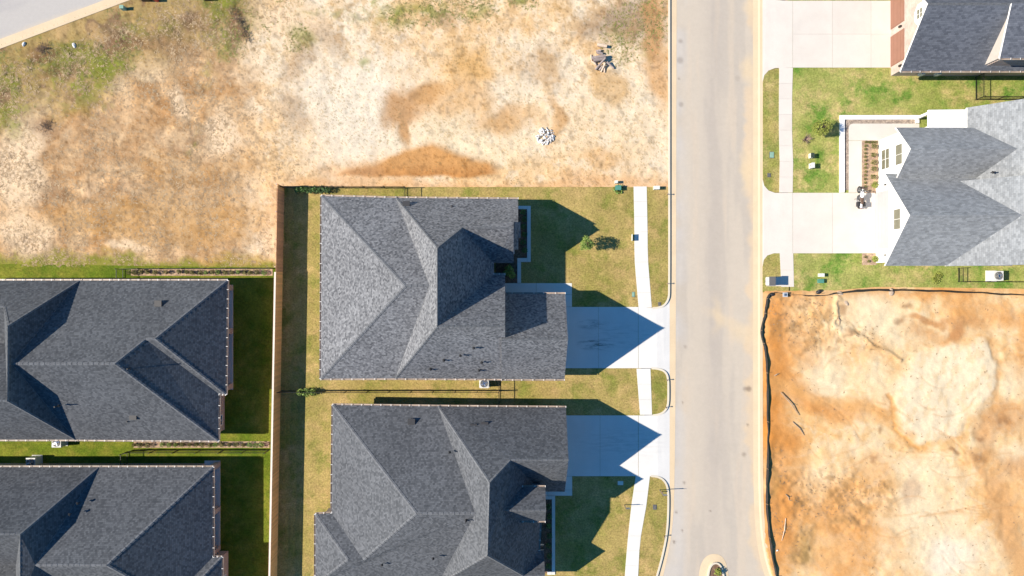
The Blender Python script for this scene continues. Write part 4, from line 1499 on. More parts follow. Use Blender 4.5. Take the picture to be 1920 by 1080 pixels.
window_x(h6, 681, -121.5, 3.5, 1.75, 1.05, -1, M_TRIM_W, M_GLASS_O, 2, 1, trim=.05)
for yc in (-188, -60):
    MB().box((681 * S - .07, -yc * S, 1.75), (.12, .12, .2)).build('wall_lamp', M_BLACK, h6)
vent(h6, 1862, 323, 100, .25)

# ---------------------------------------------------------------- fences
# tall wooden fence between the left and middle lots
F0, F1 = G(-426.5, -189, 0), G(-441.5, 612, 0)
fd = (F1 - F0)
FL = fd.length
fd.normalize()
fn = Vector((fd.y, -fd.x, 0))
if fn.x < 0:
    fn = -fn                                   # towards the east (boarded face)
wf = thing('wooden_fence', F0, 'tall brown cedar board fence between left and middle lots', 'fence')
pk = [MB().box((F0.x, F0.y, .95 + dz), (.02, .136, 1.84 + 2 * dz)).build('picket', M_FENCE, wf) for dz in (0, .008, -.008)]
pd = pk[0].data.copy()
pd.materials[0] = M_FENCE_D
npk = int(FL / .14)
ang = math.atan2(fd.y, fd.x) - math.pi / 2
for i in range(npk):
    if i < 3:
        o = pk[i]
    else:
        o = pk[i % 3].copy()
        COL.objects.link(o)
    q = fd * (i + .5) * .14
    o.location = q + fn * (.02 + random.uniform(-.004, .004))
    o.rotation_euler.z = ang + random.uniform(-.03, .03)
    if q.length < 158 * S and i > 2:
        o.data = pd
qn = fd * (160 * S)
for z in (.35, 1.0, 1.66):
    MB().bar(F0 - fn * .03 + Vector((0, 0, z)), F1 - fn * .03 + Vector((0, 0, z)), .04, .09).build('rail', M_RAIL, wf)
MB().bar(F0 + qn - fn * .03 + Vector((0, 0, 1.9)), F1 - fn * .03 + Vector((0, 0, 1.9)), .14, .04).build('cap_rail', M_CAP, wf)
MB().bar(F0 + qn - fn * .16 + Vector((0, 0, 1.62)), F1 - fn * .16 + Vector((0, 0, 1.62)), .12, .05).build('side_rail', M_RAIL, wf)
k = int(FL / 2.42)
for i in range(k + 1):
    q = F0 + fd * (FL * i / k) - fn * .09
    MB().box((q.x, q.y, .9), (.09, .09, 1.9), rz=ang).build('post', M_RAIL, wf)


def iron_fence(label, pts, h=1.35, gap=.11):
    """black metal fence along plan-pixel points: posts, rails and pickets"""
    a0 = P(*pts[0])
    t = thing('iron_fence', a0, label, 'fence', 'black iron fences')
    pm = MB()
    for (p, q) in zip(pts[:-1], pts[1:]):
        a, b = P(*p), P(*q)
        L = (b - a).length
        for z in (.22, h - .12):
            MB().bar(a + Vector((0, 0, z)), b + Vector((0, 0, z)), .035, .04).build('rail', M_IRON, t)
        n = max(1, round(L / 1.9))
        for i in range(n + (1 if q == pts[-1] else 0)):
            c = a + (b - a) * (i / n)
            MB().box((c.x, c.y, h / 2 + .05), (.06, .06, h + .1)).build('post', M_IRON, t)
        m = int(L / gap)
        for i in range(1, m):
            c = a + (b - a) * (i / m)
            pm.box((c.x, c.y, h / 2 + .05), (.016, .016, h - .12))
    o = pm.build('pickets', M_IRON, t)
    o['kind'] = 'stuff'
    return t


iron_fence('black iron fence along the north side of the upper middle house', [(535, 353), (762, 353.5), (762, 376)])
iron_fence('black iron fence between the two middle houses', [(530, 732), (936, 732), (936, 712)])
iron_fence('black iron fence spur joining the lower middle house', [(936, 733), (936, 757)])
iron_fence('black iron fence above the mulch row of the upper left house', [(514, 503.5), (233, 505), (233, 524)])
iron_fence('black iron fence below the mulch row of the upper left house', [(506, 843), (252, 843), (241, 846), (241, 868)])
iron_fence('black iron fence at the garden gap between the right houses', [(1827, 146), (1827, 188), (1985, 188)])
iron_fence('black iron fence around the air conditioner of the white house', [(1794.5, 503), (1794.5, 528.5), (1985, 529)], .95)

# black silt fence around the orange lot
sf_pts = smooth_pts([(1990, 551), (1900, 550), (1830, 545), (1720, 542), (1630, 540.5), (1580, 545), (1530, 551.5), (1480, 552.5), (1450, 547), (1438, 550), (1434, 566), (1432, 590),
                     (1424.5, 618), (1426, 632), (1434, 662), (1436, 720), (1437, 800), (1436.5, 870), (1434, 930), (1435.5, 965), (1443, 1030), (1454, 1085), (1470, 1145)], 2)
sf = thing('silt_fence', P(1990, 551), 'low black silt fence winding around the orange lot', 'fence')
mb = MB()
vs, fs = [], []
rs = random.Random(4)
for i, (x, y) in enumerate(sf_pts):
    q = P(x, y)
    hh = .40 + rs.uniform(-.06, .05)
    lean = rs.uniform(.16, .26) if y < 560 and x > 1500 else rs.uniform(.02, .12)
    a = sf_pts[max(0, i - 1)]
    b = sf_pts[min(len(sf_pts) - 1, i + 1)]
    t = Vector((b[0] - a[0], -(b[1] - a[1]), 0)).normalized()
    nn = Vector((-t.y, t.x, 0))
    vs += [q - nn * .012, q + nn * (lean - .012) + Vector((0, 0, hh)), q + nn * (lean + .012) + Vector((0, 0, hh)), q + nn * .012]
for i in range(len(sf_pts) - 1):
    for j in range(3):
        fs.append((i * 4 + j, i * 4 + j + 1, (i + 1) * 4 + j + 1, (i + 1) * 4 + j))
fixn(mb.add(vs, fs).build('fabric', M_FABRIC, sf))
for i in range(0, len(sf_pts), 5):
    x, y = sf_pts[i]
    q = P(x, y)
    MB().box((q.x + .02, q.y, .27), (.035, .035, .6), ry=rs.uniform(-.12, .12), rx=rs.uniform(-.1, .1)).build('stake', M_STAKE, sf)


# ---------------------------------------------------------------- plants
def leaf_cloud(mb, c, r, n, size, rnd, shell=.45):
    c = Vector(c)
    for _ in range(n):
        d = Vector((rnd.gauss(0, 1), rnd.gauss(0, 1), rnd.gauss(0, 1))).normalized()
        k = rnd.uniform(shell, 1) ** .7
        p = c + Vector((d.x * r[0], d.y * r[1], d.z * r[2])) * k
        a = Vector((rnd.gauss(0, 1), rnd.gauss(0, 1), rnd.gauss(0, .6))).normalized()
        b = a.cross(Vector((rnd.gauss(0, 1), rnd.gauss(0, 1), rnd.gauss(0, 1)))).normalized()
        s = size * rnd.uniform(.6, 1.3)
        mb.add([p - a * s, p + b * s * .5, p + a * s, p - b * s * .5], [(0, 1, 2, 3)])


def small_tree(label, px, py, h, crown, nclump, mat, seed, group=None):
    rnd = random.Random(seed)
    b = P(px, py)
    t = thing('young_tree', b, label, 'tree', group)
    tr = MB()
    top = b + Vector((rnd.uniform(-.1, .1), rnd.uniform(-.1, .1), h * .72))
    tr.tube(b - Vector((0, 0, .1)), top, .045, .022, 8)
    lv = MB()
    for i in range(nclump):
        th = i * 2.4 + rnd.uniform(-.4, .4)
        zz = h * (.42 + .56 * (i + .5) / nclump)
        rr = crown * math.sqrt(max(0.05, 1 - ((zz / h - .66) / .40) ** 2)) * rnd.uniform(.45, .85)
        c = b + Vector((math.cos(th) * rr, math.sin(th) * rr, zz))
        tr.tube(b + Vector((0, 0, zz - rr * .5 - .1)), c, .016, .006, 5)
        q = crown * rnd.uniform(.28, .45)
        leaf_cloud(lv, c, (q, q, q * .8), 75, .06, rnd, .2)
    tr.build('trunk', M_BARK, t)
    lv.build('crown', mat, t)
    return t


small_tree('young green tree on the lawn of the upper middle house', 1096, 459, 2.5, .66, 26, M_LEAF, 1)
small_tree('yellow green young tree beside the gravel bed edging', 1530, 245, 1.9, .8, 30, M_LEAF_Y, 2)
# leafless shrub
rnd = random.Random(9)
b = P(1510, 262)
t = thing('bare_shrub', b, 'leafless pinkish brown shrub left of the yellow green tree', 'shrub')
mb = MB()
for i in range(46):
    th, l, e = rnd.uniform(0, 6.28), rnd.uniform(.25, .55), rnd.uniform(.1, .7)
    tip = b + Vector((math.cos(th) * l, math.sin(th) * l, .12 + e * .6))
    mb.tube(b + Vector((0, 0, .08)), tip, .016, .006, 4)
    mb.tube(b.lerp(tip, .6), tip + Vector((rnd.uniform(-.15, .15), rnd.uniform(-.15, .15), .05)), .01, .004, 4)
mb.build('twigs', M_DEAD, t)


def shrub_mesh(r, h, n, size, seed, mat):
    rnd = random.Random(seed)
    mb = MB()
    leaf_cloud(mb, (0, 0, h * .55), (r, r, h * .5), n, size, rnd, .35)
    me_o = mb.build('foliage', mat)
    me = me_o.data
    bpy.data.objects.remove(me_o)
    return me


SHR = {}


def shrub(name, label, px, py, r, h, mat, n=110, size=.06, group=None, seed=0, z=.1):
    k = (round(r, 2), round(h, 2), mat.name, n, seed % 3)
    if k not in SHR:
        st = MB().tube((0, 0, -.08), (0, 0, h * .6), .02, .01, 5)
        for a in range(4):
            st.tube((0, 0, h * .15), (r * .6 * math.cos(a * 1.6), r * .6 * math.sin(a * 1.6), h * .6), .012, .006, 4)
        so = st.build('stem', M_BARK)
        SHR[k] = (shrub_mesh(r, h, n, size, seed, mat), so.data)
        bpy.data.objects.remove(so)
    q = P(px, py)
    t = thing(name, (q.x, q.y, z), label, 'shrub', group, rz=random.uniform(0, 6.28))
    for nm, me in zip(('foliage', 'stem'), SHR[k]):
        c = bpy.data.objects.new(nm, me)
        COL.objects.link(c)
        c.parent = t
    return t


rnd = random.Random(21)
for x in (252, 262, 273, 284, 298, 320, 343, 357, 368, 381, 394, 405, 416, 430, 442, 454, 466, 477, 489, 501):
    shrub('round_shrub', 'small olive shrub in the mulch row above the upper left house', x - 4 + rnd.uniform(-1, 1), 510.5 + rnd.uniform(-1, 1), rnd.choice((.2, .24, .27)), rnd.choice((.45, .55)), M_LEAF_O if rnd.random() < .7 else M_LEAF, 150, .055, 'shrubs above the upper left house', int(x))
for x in (259, 272, 286, 312, 324, 337, 350, 363, 375, 388, 401, 412, 424, 436, 449, 463, 474, 487, 498):
    shrub('round_shrub', 'small olive shrub in the mulch row below the upper left house', x - 4 + rnd.uniform(-1, 1), 832.5 + rnd.uniform(-1, 1), rnd.choice((.2, .24, .27)), rnd.choice((.45, .55)), M_LEAF_O if rnd.random() < .7 else M_LEAF, 150, .055, 'shrubs below the upper left house', int(x))
for y in (276, 292, 306, 318, 333):
    shrub('round_shrub', 'olive shrub in the inner row of the pinkish bed under the windows', 1634.5 + rnd.uniform(-1, 1), y, .26, .5, M_LEAF_O, 120, .06, 'inner shrubs at the white house', y)
for i, y in enumerate(np.linspace(274, 350, 12)):
    shrub('grass_clump', 'little grass clump in the outer row of the pinkish bed', 1620.5 + rnd.uniform(-1, 1), y, .13, .25, M_LEAF_O, 50, .05, 'outer clumps at the white house', i)
for i, x in enumerate((1621, 1627, 1633, 1639)):
    shrub('grass_clump', 'little grass clump along the top end of the pinkish bed', x, 267.5, .13, .25, M_LEAF_O, 50, .05, 'top clumps at the white house', i)
shrub('clipped_shrub', 'bright lime shrub beside the motorcycle', 1635.5, 348, .32, .62, M_LEAF_Y, 260, .06, None, 1)
shrub('clipped_shrub', 'bright lime shrub at the lower corner of the white garage', 1636, 486, .30, .6, M_LEAF_Y, 260, .06, None, 2)
for i, x in enumerate((1621, 1626)):
    shrub('grass_clump', 'little grass clump at the lower corner of the white garage', x, 482 + i * 8, .14, .25, M_LEAF_O, 50, .05, 'corner clumps at the white garage', i)
for i, (x, y, r) in enumerate(((562, 357, .3), (572, 356, .34), (583, 357, .38), (595, 356.5, .36), (606, 357, .4), (616, 357, .34))):
    shrub('hedge_shrub', 'dark green shrub in the short hedge at the fence corner', x, y, r, .8, M_LEAF_D, 190, .08, 'hedge at the wooden fence corner', i)
for i, (x, y, r) in enumerate(((566, 733.5, .3), (577, 734, .42), (589, 733.5, .32))):
    shrub('hedge_shrub', 'green shrub on the iron fence between the middle houses', x, y, r, .8, M_LEAF, 200, .08, 'shrubs on the middle iron fence', i)
for i, (x, y, r) in enumerate(((955, 505, .42), (960, 516, .36), (949, 512, .3))):
    shrub('entry_shrub', 'green shrub in the entry nook of the upper middle house', x, y, r, .9, M_LEAF, 190, .08, 'shrubs in the entry nook', i)
for i, y in enumerate((398, 412, 426, 440, 455, 470)):
    shrub('bed_shrub', 'dark shrub in the shaded bed of the upper middle house', 981 + (i % 2) * 2, y, .28, .5, M_LEAF_D, 120, .07, 'shaded bed shrubs, upper middle house', i)
for i, y in enumerate((948, 966, 984, 1002, 1020, 1040, 1058)):
    shrub('bed_shrub', 'dark shrub in the shaded bed of the lower middle house', 1028 + (i % 2) * 2, y, .26, .5, M_LEAF_D, 120, .07, 'shaded bed shrubs, lower middle house', i)
shrub('island_plant', 'bright green plant in the street island', 1343.5, 1069, .34, .6, M_LEAF_Y, 200, .09, None, 5)
shrub('wild_tuft', 'grassy tuft around the green utility box', 1160, 355, .5, .22, M_LEAF, 130, .1, None, 6)
for i, (x, y) in enumerate(((1757, 517), (1752, 525))):
    shrub('wild_tuft', 'bright green tuft at the lower lawn edge of the white house', x, y, .38, .2, M_LEAF_Y, 150, .08, 'tufts at the white house lawn edge', i)


def scatter(name, label, pts, col_mat, L=(.06, .16), hgt=(.03, .09), blades=5, seed=1):
    """low tufts spread over the lot, one object: vectorised triangles"""
    rs = np.random.RandomState(seed)
    n = len(pts)
    px, py = pts[:, 0], pts[:, 1]
    bx, by = (px - 960) * S, -(py - 540) * S
    sz = rs.uniform(.6, 1.4, n)
    V3 = np.zeros((n, blades, 3, 3))
    for b in range(blades):
        a = rs.uniform(0, 2 * np.pi, n)
        l = rs.uniform(*L, n) * sz
        h = rs.uniform(*hgt, n) * sz
        w = .022 + .25 * l
        ox, oy = rs.normal(0, .03, n), rs.normal(0, .03, n)
        for k, (f, sgn, zz) in enumerate(((0, -1, 0), (0, 1, 0), (1, 0, 1))):
            V3[:, b, k, 0] = bx + ox + np.cos(a) * l * f - np.sin(a) * w * .5 * sgn
            V3[:, b, k, 1] = by + oy + np.sin(a) * l * f + np.cos(a) * w * .5 * sgn
            V3[:, b, k, 2] = .09 + pts[:, 2] + h * (zz + .15)
    co = V3.reshape(-1, 3)
    me = bpy.data.meshes.new(name)
    nf = n * blades
    me.vertices.add(len(co))
    me.vertices.foreach_set('co', co.ravel())
    me.loops.add(nf * 3)
    me.loops.foreach_set('vertex_index', np.arange(nf * 3))
    me.polygons.add(nf)
    me.polygons.foreach_set('loop_start', np.arange(0, nf * 3, 3))
    me.materials.append(col_mat)
    me.update()
    o = bpy.data.objects.new(name, me)
    COL.objects.link(o)
    return tag(o, label, 'weeds', kind='stuff')


DEPS = bpy.context.evaluated_depsgraph_get()


def lot_points(n, fn, seed, obj, box):
    """random positions kept with probability fn, with the height of the sheet below"""
    rs = np.random.RandomState(seed)
    x, y = rs.uniform(box[0], box[2], n), rs.uniform(box[1], box[3], n)
    keep = rs.rand(n) < fn(x, y)
    x, y = x[keep], y[keep]
    me = obj.data
    co = np.zeros(len(me.vertices) * 3)
    me.vertices.foreach_get('co', co)
    co = co.reshape(-1, 3)
    w = int(round((co[:, 0].max() - co[:, 0].min()) / (2.45 * S))) + 1
    Zg = co[:, 2].reshape(-1, w)
    x0, y0 = co[0, 0] / S + 960, 540 - co[0, 1] / S
    i = np.clip(np.round((x - x0) / 2.45).astype(int), 0, w - 1)
    j = np.clip(np.round((y - y0) / 2.45).astype(int), 0, Zg.shape[0] - 1)
    z = Zg[j, i]
    ok = z > -.1
    return np.stack([x[ok], y[ok], z[ok] - .1], -1)


NL, ELT = bpy.data.objects['north_lot'], bpy.data.objects['east_lot']
M_STRAW = simple('straw_weed', (0.33, 0.225, 0.125), 1.0, 0.3, 2.5, col2=(0.45, 0.33, 0.2))
M_WEED = simple('green_weed', (0.19, 0.20, 0.05), 1.0, 0.3, 2.5, col2=(0.29, 0.24, 0.1))
M_SPECK = simple('brown_weed', (0.27, 0.19, 0.09), 1.0, 0.3, 2.5, col2=(0.24, 0.2, 0.08))
M_CLOD = simple('clay_clod', (0.36, 0.22, 0.115), 1.0, 0.3, 2.5, col2=(0.22, 0.15, 0.09))


def d_dry(x, y):
    return sst(600, 380, x) * (.25 + .9 * sst(.42, .62, fbm(x, y, 50, 4, 4))) * sst(20, 60, tl_dist(x, y))


def d_green(x, y):
    b = sst(170, 40, tl_dist(x, y)) * sst(620, 420, x) * sst(.40, .58, fbm(x, y, 60, 4, 6))
    for (cx, cy, rx, ry) in ((755, 32, 34, 24), (822, 22, 44, 24), (890, 15, 40, 24), (975, 4, 30, 14), (1165, 75, 34, 40), (1200, 40, 50, 50), (430, 60, 36, 50), (560, 75, 20, 24)):
        b = np.maximum(b, blob(x, y, cx, cy, rx, ry, 0, .5))
    return np.clip(b, 0, 1) * (tl_dist(x, y) > 4)


def d_speck(x, y):
    r = .10 + .42 * sst(.46, .66, fbm(x, y, 60, 4, 3)) * sst(.35, .6, fbm(x, y, 16, 2, 5))
    return r * sst(440, 600, x) * (1 - .5 * blob(x, y, 790, 300, 150, 30))


scatter('dry_grass', 'dry straw coloured grass on the west half of the sandy lot', lot_points(34000, d_dry, 1, NL, (0, 0, 640, 500)), M_STRAW, (.06, .2), (.008, .035), 5, 1)
scatter('green_weeds', 'green weeds in the upper part of the sandy lot', lot_points(26000, d_green, 2, NL, (0, 0, 1250, 250)), M_WEED, (.06, .16), (.015, .05), 5, 2)
scatter('sparse_weeds', 'tiny brown weeds dotted over the pale sand', lot_points(30000, d_speck, 3, NL, (440, 0, 1250, 348)), M_SPECK, (.03, .085), (.008, .035), 4, 3)


def d_clod(x, y):
    return np.clip(.05 + .8 * np.maximum.reduce([blob(x, y, 1500, 600, 70, 56), blob(x, y, 1600, 625, 60, 26, 25), blob(x, y, 1560, 930, 120, 40), blob(x, y, 1460, 960, 30, 100)]) * sst(.45, .62, fbm(x, y, 20, 3, 6)), 0, 1)


scatter('soil_crumbs', 'loose crumbs and roots on the orange clay', lot_points(9000, d_clod, 4, ELT, (1442, 556, 1920, 1080)), M_CLOD, (.04, .14), (.02, .06), 4, 4)['category'] = 'soil'

# ---------------------------------------------------------------- loose things
def stone_mesh(seed):
    rnd = random.Random(seed)
    o = MB().ball((0, 0, 0), (1, .8, .6), 7, 5, .22, rnd).build('stone', M_ROCK)
    me = o.data
    bpy.data.objects.remove(o)
    return me


STM = [stone_mesh(i) for i in range(5)]
b = P(1022, 256)
t = thing('rubble_pile', (b.x, b.y, .08), 'heap of white rubble stones on the sandy lot', 'rubble')
rnd = random.Random(8)
for i in range(95):
    a, r = rnd.uniform(0, 6.28), math.sqrt(rnd.random()) * .82
    c = bpy.data.objects.new('stone', STM[i % 5])
    COL.objects.link(c)
    c.parent = t
    s = rnd.uniform(.06, .15)
    c.location = (r * math.cos(a) * 1.0, r * math.sin(a) * .95, max(.02, .32 * (1 - r / .85)) + rnd.uniform(-.02, .06))
    c.scale = (s, s, s)
    c.rotation_euler = (rnd.uniform(0, 3), rnd.uniform(0, 3), rnd.uniform(0, 6))


def timber(parent, x0, y0, x1, y1, z0, z1, w, h, mat, name='log', r=None):
    a, b_ = P(x0, y0), P(x1, y1)
    a.z, b_.z = z0, z1
    mb = MB()
    if r:
        mb.tube(a, b_, r, r * .8, 9)
    else:
        mb.bar(a, b_, w, h)
    return mb.build(name, mat, parent)


t = thing('timber_pile', P(1128, 112), 'pile of grey broken timber and planks on the sandy lot', 'timber')
for (x0, y0, x1, y1, z0, z1, r) in ((1119, 100, 1129, 103, .3, .25, .16), (1117, 98, 1126, 96, .2, .25, .12), (1108, 112, 1134, 108, .35, .5, .17), (1112, 116, 1134, 113, .4, .45, .16),
                                    (1116, 132, 1134, 112, .25, .55, .11), (1137, 119, 1150, 129, .4, .2, .1), (1123, 133, 1129, 125, .2, .3, .09), (1110, 108, 1118, 124, .3, .2, .07)):
    timber(t, x0, y0, x1, y1, z0, z1, 0, 0, M_LOG, 'log', r)
for (x0, y0, x1, y1, z0, z1) in ((1107, 104, 1109, 118, .2, .2), (1126, 136, 1133, 122, .18, .5), (1110, 117, 1117, 123, .2, .22), (1131, 120, 1133, 137, .4, .15)):
    timber(t, x0, y0, x1, y1, z0, z1, .12, .05, M_PLANK, 'plank')
l_ = thing('cut_log', P(1128, 87), 'single pale cut log above the timber pile', 'log')
timber(l_, 1119, 85.5, 1137, 89, .3, .3, 0, 0, M_PLANK, 'trunk', .17)

for i, (x0, y0, x1, y1, r, lab) in enumerate(((1462, 735, 1496, 778, .05, 'longest grey stick lying on the orange clay, near the street'),
                                              (1484, 790, 1506, 815, .04, 'short dark stick below the longest stick'),
                                              (1471, 970, 1464, 1012, .035, 'pale thin stick lying beside the street bend'),
                                              (1450, 704, 1456, 700, .05, 'small twig close to the silt fence'),
                                              (1567, 590, 1572, 612, .05, 'dark root stick in the churned clay'),
                                              (1471, 925, 1478, 937, .04, 'short bent twig above the pale thin stick'))):
    s = thing('stick', P((x0 + x1) / 2, (y0 + y1) / 2), lab, 'stick')
    mx, my = (x0 + x1) / 2 + 1.2, (y0 + y1) / 2 - 1
    mb = MB()
    a, m, c = P(x0, y0), P(mx, my), P(x1, y1)
    a.z, m.z, c.z = .24, .3, .22
    mb.tube(a, m, r * .8, r, 7).tube(m, c, r, r * .5, 7).tube(m, m + (c - m) * .3 + Vector((.15, .1, .1)), r * .5, r * .2, 5)
    mb.build('branch', M_PLANK if i == 2 else simple('weathered_stick', (.36, .26, .18), .95, .2, 5), s)
for i, (x, y, s_, lab) in enumerate(((1669, 548, .5, 'long grey boulder beside the silt fence'), (1585, 568, .42, 'grey boulder at the left of the pale sand'), (1573, 551, .5, 'flat grey boulder touching the silt fence'),
                                     (1456, 1031, .14, 'little white stone near the street bend'), (47, 84, .3, 'pale flat rock under the far street kerb'), (141, 86, .34, 'pale grey slab rock in the weeds'))):
    q = P(x, y)
    o = MB().ball((0, 0, 0), (s_ * .45, s_ * .75, s_ * .35), 10, 7, .12, random.Random(i + 3)).build('boulder', M_ROCK if i > 2 else simple('clay_boulder', (.4, .31, .23), .95, .2, 5, bmp=.4))
    o.location = (q.x, q.y, .16)
    o.rotation_euler.z = i * .7
    tag(o, lab, 'rock')

# weed heap in the upper left (dry brush)
q = P(456, 50)
t = thing('brush_heap', q, 'elongated heap of dark dry brush in the weeds', 'brush')
mb = MB()
rnd = random.Random(31)
for i in range(150):
    u = rnd.uniform(-1, 1)
    c = P(452 + u * 13 + rnd.uniform(-7, 7), 48 + u * 30 + rnd.uniform(-3, 3))
    c.z = .15 + rnd.uniform(0, .35) * (1 - abs(u) * .5)
    a = rnd.uniform(0, 6.28)
    l = rnd.uniform(.15, .4)
    mb.tube(c, c + Vector((math.cos(a) * l, math.sin(a) * l, rnd.uniform(-.1, .2))), .018, .006, 4)
mb.build('twigs', M_BARK, t)
for i, (x, y, lab) in enumerate(((84, 93, 'dark brush clump beside the pale rocks'), (92, 238, 'dark brush clump at the edge of the sand gully'))):
    t = thing('brush_heap', P(x, y), lab, 'brush')
    mb = MB()
    for k in range(90):
        c = P(x + rnd.gauss(0, 6), y + rnd.gauss(0, 5))
        c.z = .12 + rnd.uniform(0, .25)
        a = rnd.uniform(0, 6.28)
        l = rnd.uniform(.12, .35)
        mb.tube(c, c + Vector((math.cos(a) * l, math.sin(a) * l, rnd.uniform(-.05, .2))), .016, .006, 4)
    mb.build('twigs', M_BARK, t)


def ac_unit(label, px, py, w=.82, h=.85, mat=M_AC, z=.1):
    q = P(px, py)
    t = thing('air_conditioner', (q.x, q.y, z), label, 'air conditioner', 'air conditioners beside the houses')
    c = Vector(t.location)
    MB().box(c + Vector((0, 0, .03)), (w + .12, w + .12, .08)).build('pad', M_CONC, t)
    MB().box(c + Vector((0, 0, h / 2 + .05)), (w, w, h)).build('cabinet', mat, t)
    fr = MB()
    for k in range(9):
        fr.box(c + Vector((0, -w / 2 - .012, .18 + k * .075)), (w - .1, .02, .03)).box(c + Vector((-w / 2 - .012, 0, .18 + k * .075)), (.02, w - .1, .03))
    fr.build('louvres', M_AC, t)
    d = MB().tube(c + Vector((0, 0, h + .052)), c + Vector((0, 0, h + .075)), w * .42, w * .42, 20).build('fan_well', M_AC_D, t)
    f = MB()
    for k in range(4):
        a = k * math.pi / 2 + .4
        f.box(c + Vector((math.cos(a) * w * .19, math.sin(a) * w * .19, h + .095)), (w * .34, .13, .012), rz=a, rx=.2)
    f.tube(c + Vector((0, 0, h + .07)), c + Vector((0, 0, h + .12)), .07, .07, 10)
    f.build('fan', M_CHROME, t)
    g_ = MB()
    for r_ in (.14, .24, .34):
        g_.ring(c + Vector((0, 0, h + .14)), (0, 0, 1), w * r_ / .82 * 1.0, .008, 20, 4)
    g_.build('guard', M_AC, t)
    return t


ac_unit('air conditioner beside the upper middle house eave', 908.5, 716)
ac_unit('air conditioner beside the lower edge of the upper left house', 119.5, 825.5)
ac_unit('air conditioner in the shade above the lower left house', 72, 862)
ac_unit('large air conditioner beside the white house', 1856, 517.5, .86, .95)


def util_box(label, px, py, d, h, mat, name='utility_box', lid=None):
    q = P(px, py)
    t = thing(name, (q.x, q.y, .1), label, 'utility box')
    c = Vector(t.location)
    MB().box(c + Vector((0, 0, h / 2)), (d[0], d[1], h), taper=.92).build('cabinet', mat, t)
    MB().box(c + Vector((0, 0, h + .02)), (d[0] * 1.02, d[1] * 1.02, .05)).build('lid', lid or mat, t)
    MB().box(c + Vector((-d[0] / 2 - .01, 0, h * .6)), (.03, .05, .1)).build('latch', M_BLACK, t)
    return t


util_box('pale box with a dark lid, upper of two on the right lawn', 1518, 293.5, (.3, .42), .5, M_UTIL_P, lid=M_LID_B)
util_box('all pale box, lower of two on the right lawn', 1518, 312.5, (.26, .46), .62, M_UTIL_P)
util_box('pale green pedestal above the teal box near the mailbox', 1536.5, 516, (.4, .3), .42, M_UTIL_P)
util_box('teal green box below the pale pedestal near the mailbox', 1536, 527, (.45, .36), .32, M_UTIL_G)
util_box('cream pedestal at the lawn corner of the sandy lot', 1154, 342.5, (.26, .24), .42, M_UTIL_P)
util_box('dark green box in a grassy tuft at the lawn corner', 1157.5, 353.5, (.5, .42), .45, M_UTIL_G)
util_box('low white box on the verge end near the street', 1229, 353.5, (.5, .3), .5, M_UTIL_P)
util_box('small grey green box beside the far street kerb', 235, 18, (.35, .3), .5, M_LID_G)
util_box('black cabinet at the top edge by the far street', 277, -1, (.8, .5), .5, M_BLACK)
util_box('red box at the top edge by the far street', 296, 1.5, (.3, .3), .45, M_RED)
util_box('dark box at the right of the red box at the top edge', 390, -.5, (.55, .3), .45, M_BLACK)


def lid(label, px, py, w, h, mat, z=.118):
    q = P(px, py)
    t = thing('meter_lid', (q.x, q.y, z), label, 'meter lid')
    c = Vector(t.location)
    MB().box(c, (w, h, .05)).build('frame', M_LID_D if mat is M_LID_G else mat, t)
    MB().box(c + Vector((0, 0, .02)), (w * .84, h * .84, .04)).build('plate', mat, t)
    return t


lid('green meter lid in the right verge', 1446, 291, .42, .6, M_LID_G)
lid('small dark meter lid in the right verge', 1441, 329, .3, .36, M_LID_D)
lid('pale blue lid in the shaded lawn of the lower middle house', 1163, 905, .5, .36, M_UTIL_P)
lid('grey meter lid in the verge by the tall sign pole', 1227, 950, .34, .46, M_LID_D)
lid('pale green lid beside the sidewalk above the tyre-marked driveway', 1187, 552, .26, .5, M_LID_G)
lid('dark meter lid in the verge corner above the tyre-marked driveway', 1236, 570, .26, .34, M_LID_D)

# kerb stakes
for (x, y, lab) in ((1250, 365, 'thin kerb stake beside the upper sidewalk end'), (1250, 532, 'thin kerb stake above the tyre-marked driveway'), (1249, 712, 'thin kerb stake just below the tyre-marked driveway'),
                    (1247, 763, 'thin kerb stake just above the clean driveway'), (1244, 1004, 'thin kerb stake at the street bend'), (1240, 921, 'thin kerb stake next to the tall pole')):
    q = P(x, y)
    t = thing('kerb_stake', (q.x, q.y, .1), lab, 'stake')
    MB().box((q.x, q.y, .3), (.06, .06, .5)).build('stake', M_STAKE, t)
    MB().box((q.x, q.y, .52), (.1, .1, .05)).build('flag_tie', M_TRIM_D, t)
for (x, y, h_, lab) in ((1236, 918, 1.75, 'tall thin sign pole on the lower verge'), (1170, 946, 1.25, 'shorter thin sign pole beside the lower sidewalk')):
    q = P(x, y)
    t = thing('sign_pole', (q.x, q.y, .1), lab, 'pole')
    MB().tube((q.x, q.y, 0), (q.x, q.y, h_), .035, .035, 8).build('post', M_TRIM_D, t)
    MB().box((q.x + .16, q.y - .02, h_ - .05), (.4, .03, .05)).build('arm', M_TRIM_D, t)
    MB().box((q.x + .2, q.y - .02, h_ - .28), (.34, .02, .34)).build('sign_plate', M_UTIL_P, t)
# yard sign whose shadow falls on the sidewalk
q = P(1183.5, 446)
t = thing('yard_sign', (q.x, q.y, .1), 'small yard sign standing edge-on beside the upper sidewalk', 'sign')
MB().box((q.x, q.y, .42), (.025, .58, .46)).build('panel', M_UTIL_P, t)
for s_ in (-.2, .2):
    MB().box((q.x, q.y + s_, .2), (.02, .02, .4)).build('leg', M_IRON, t)

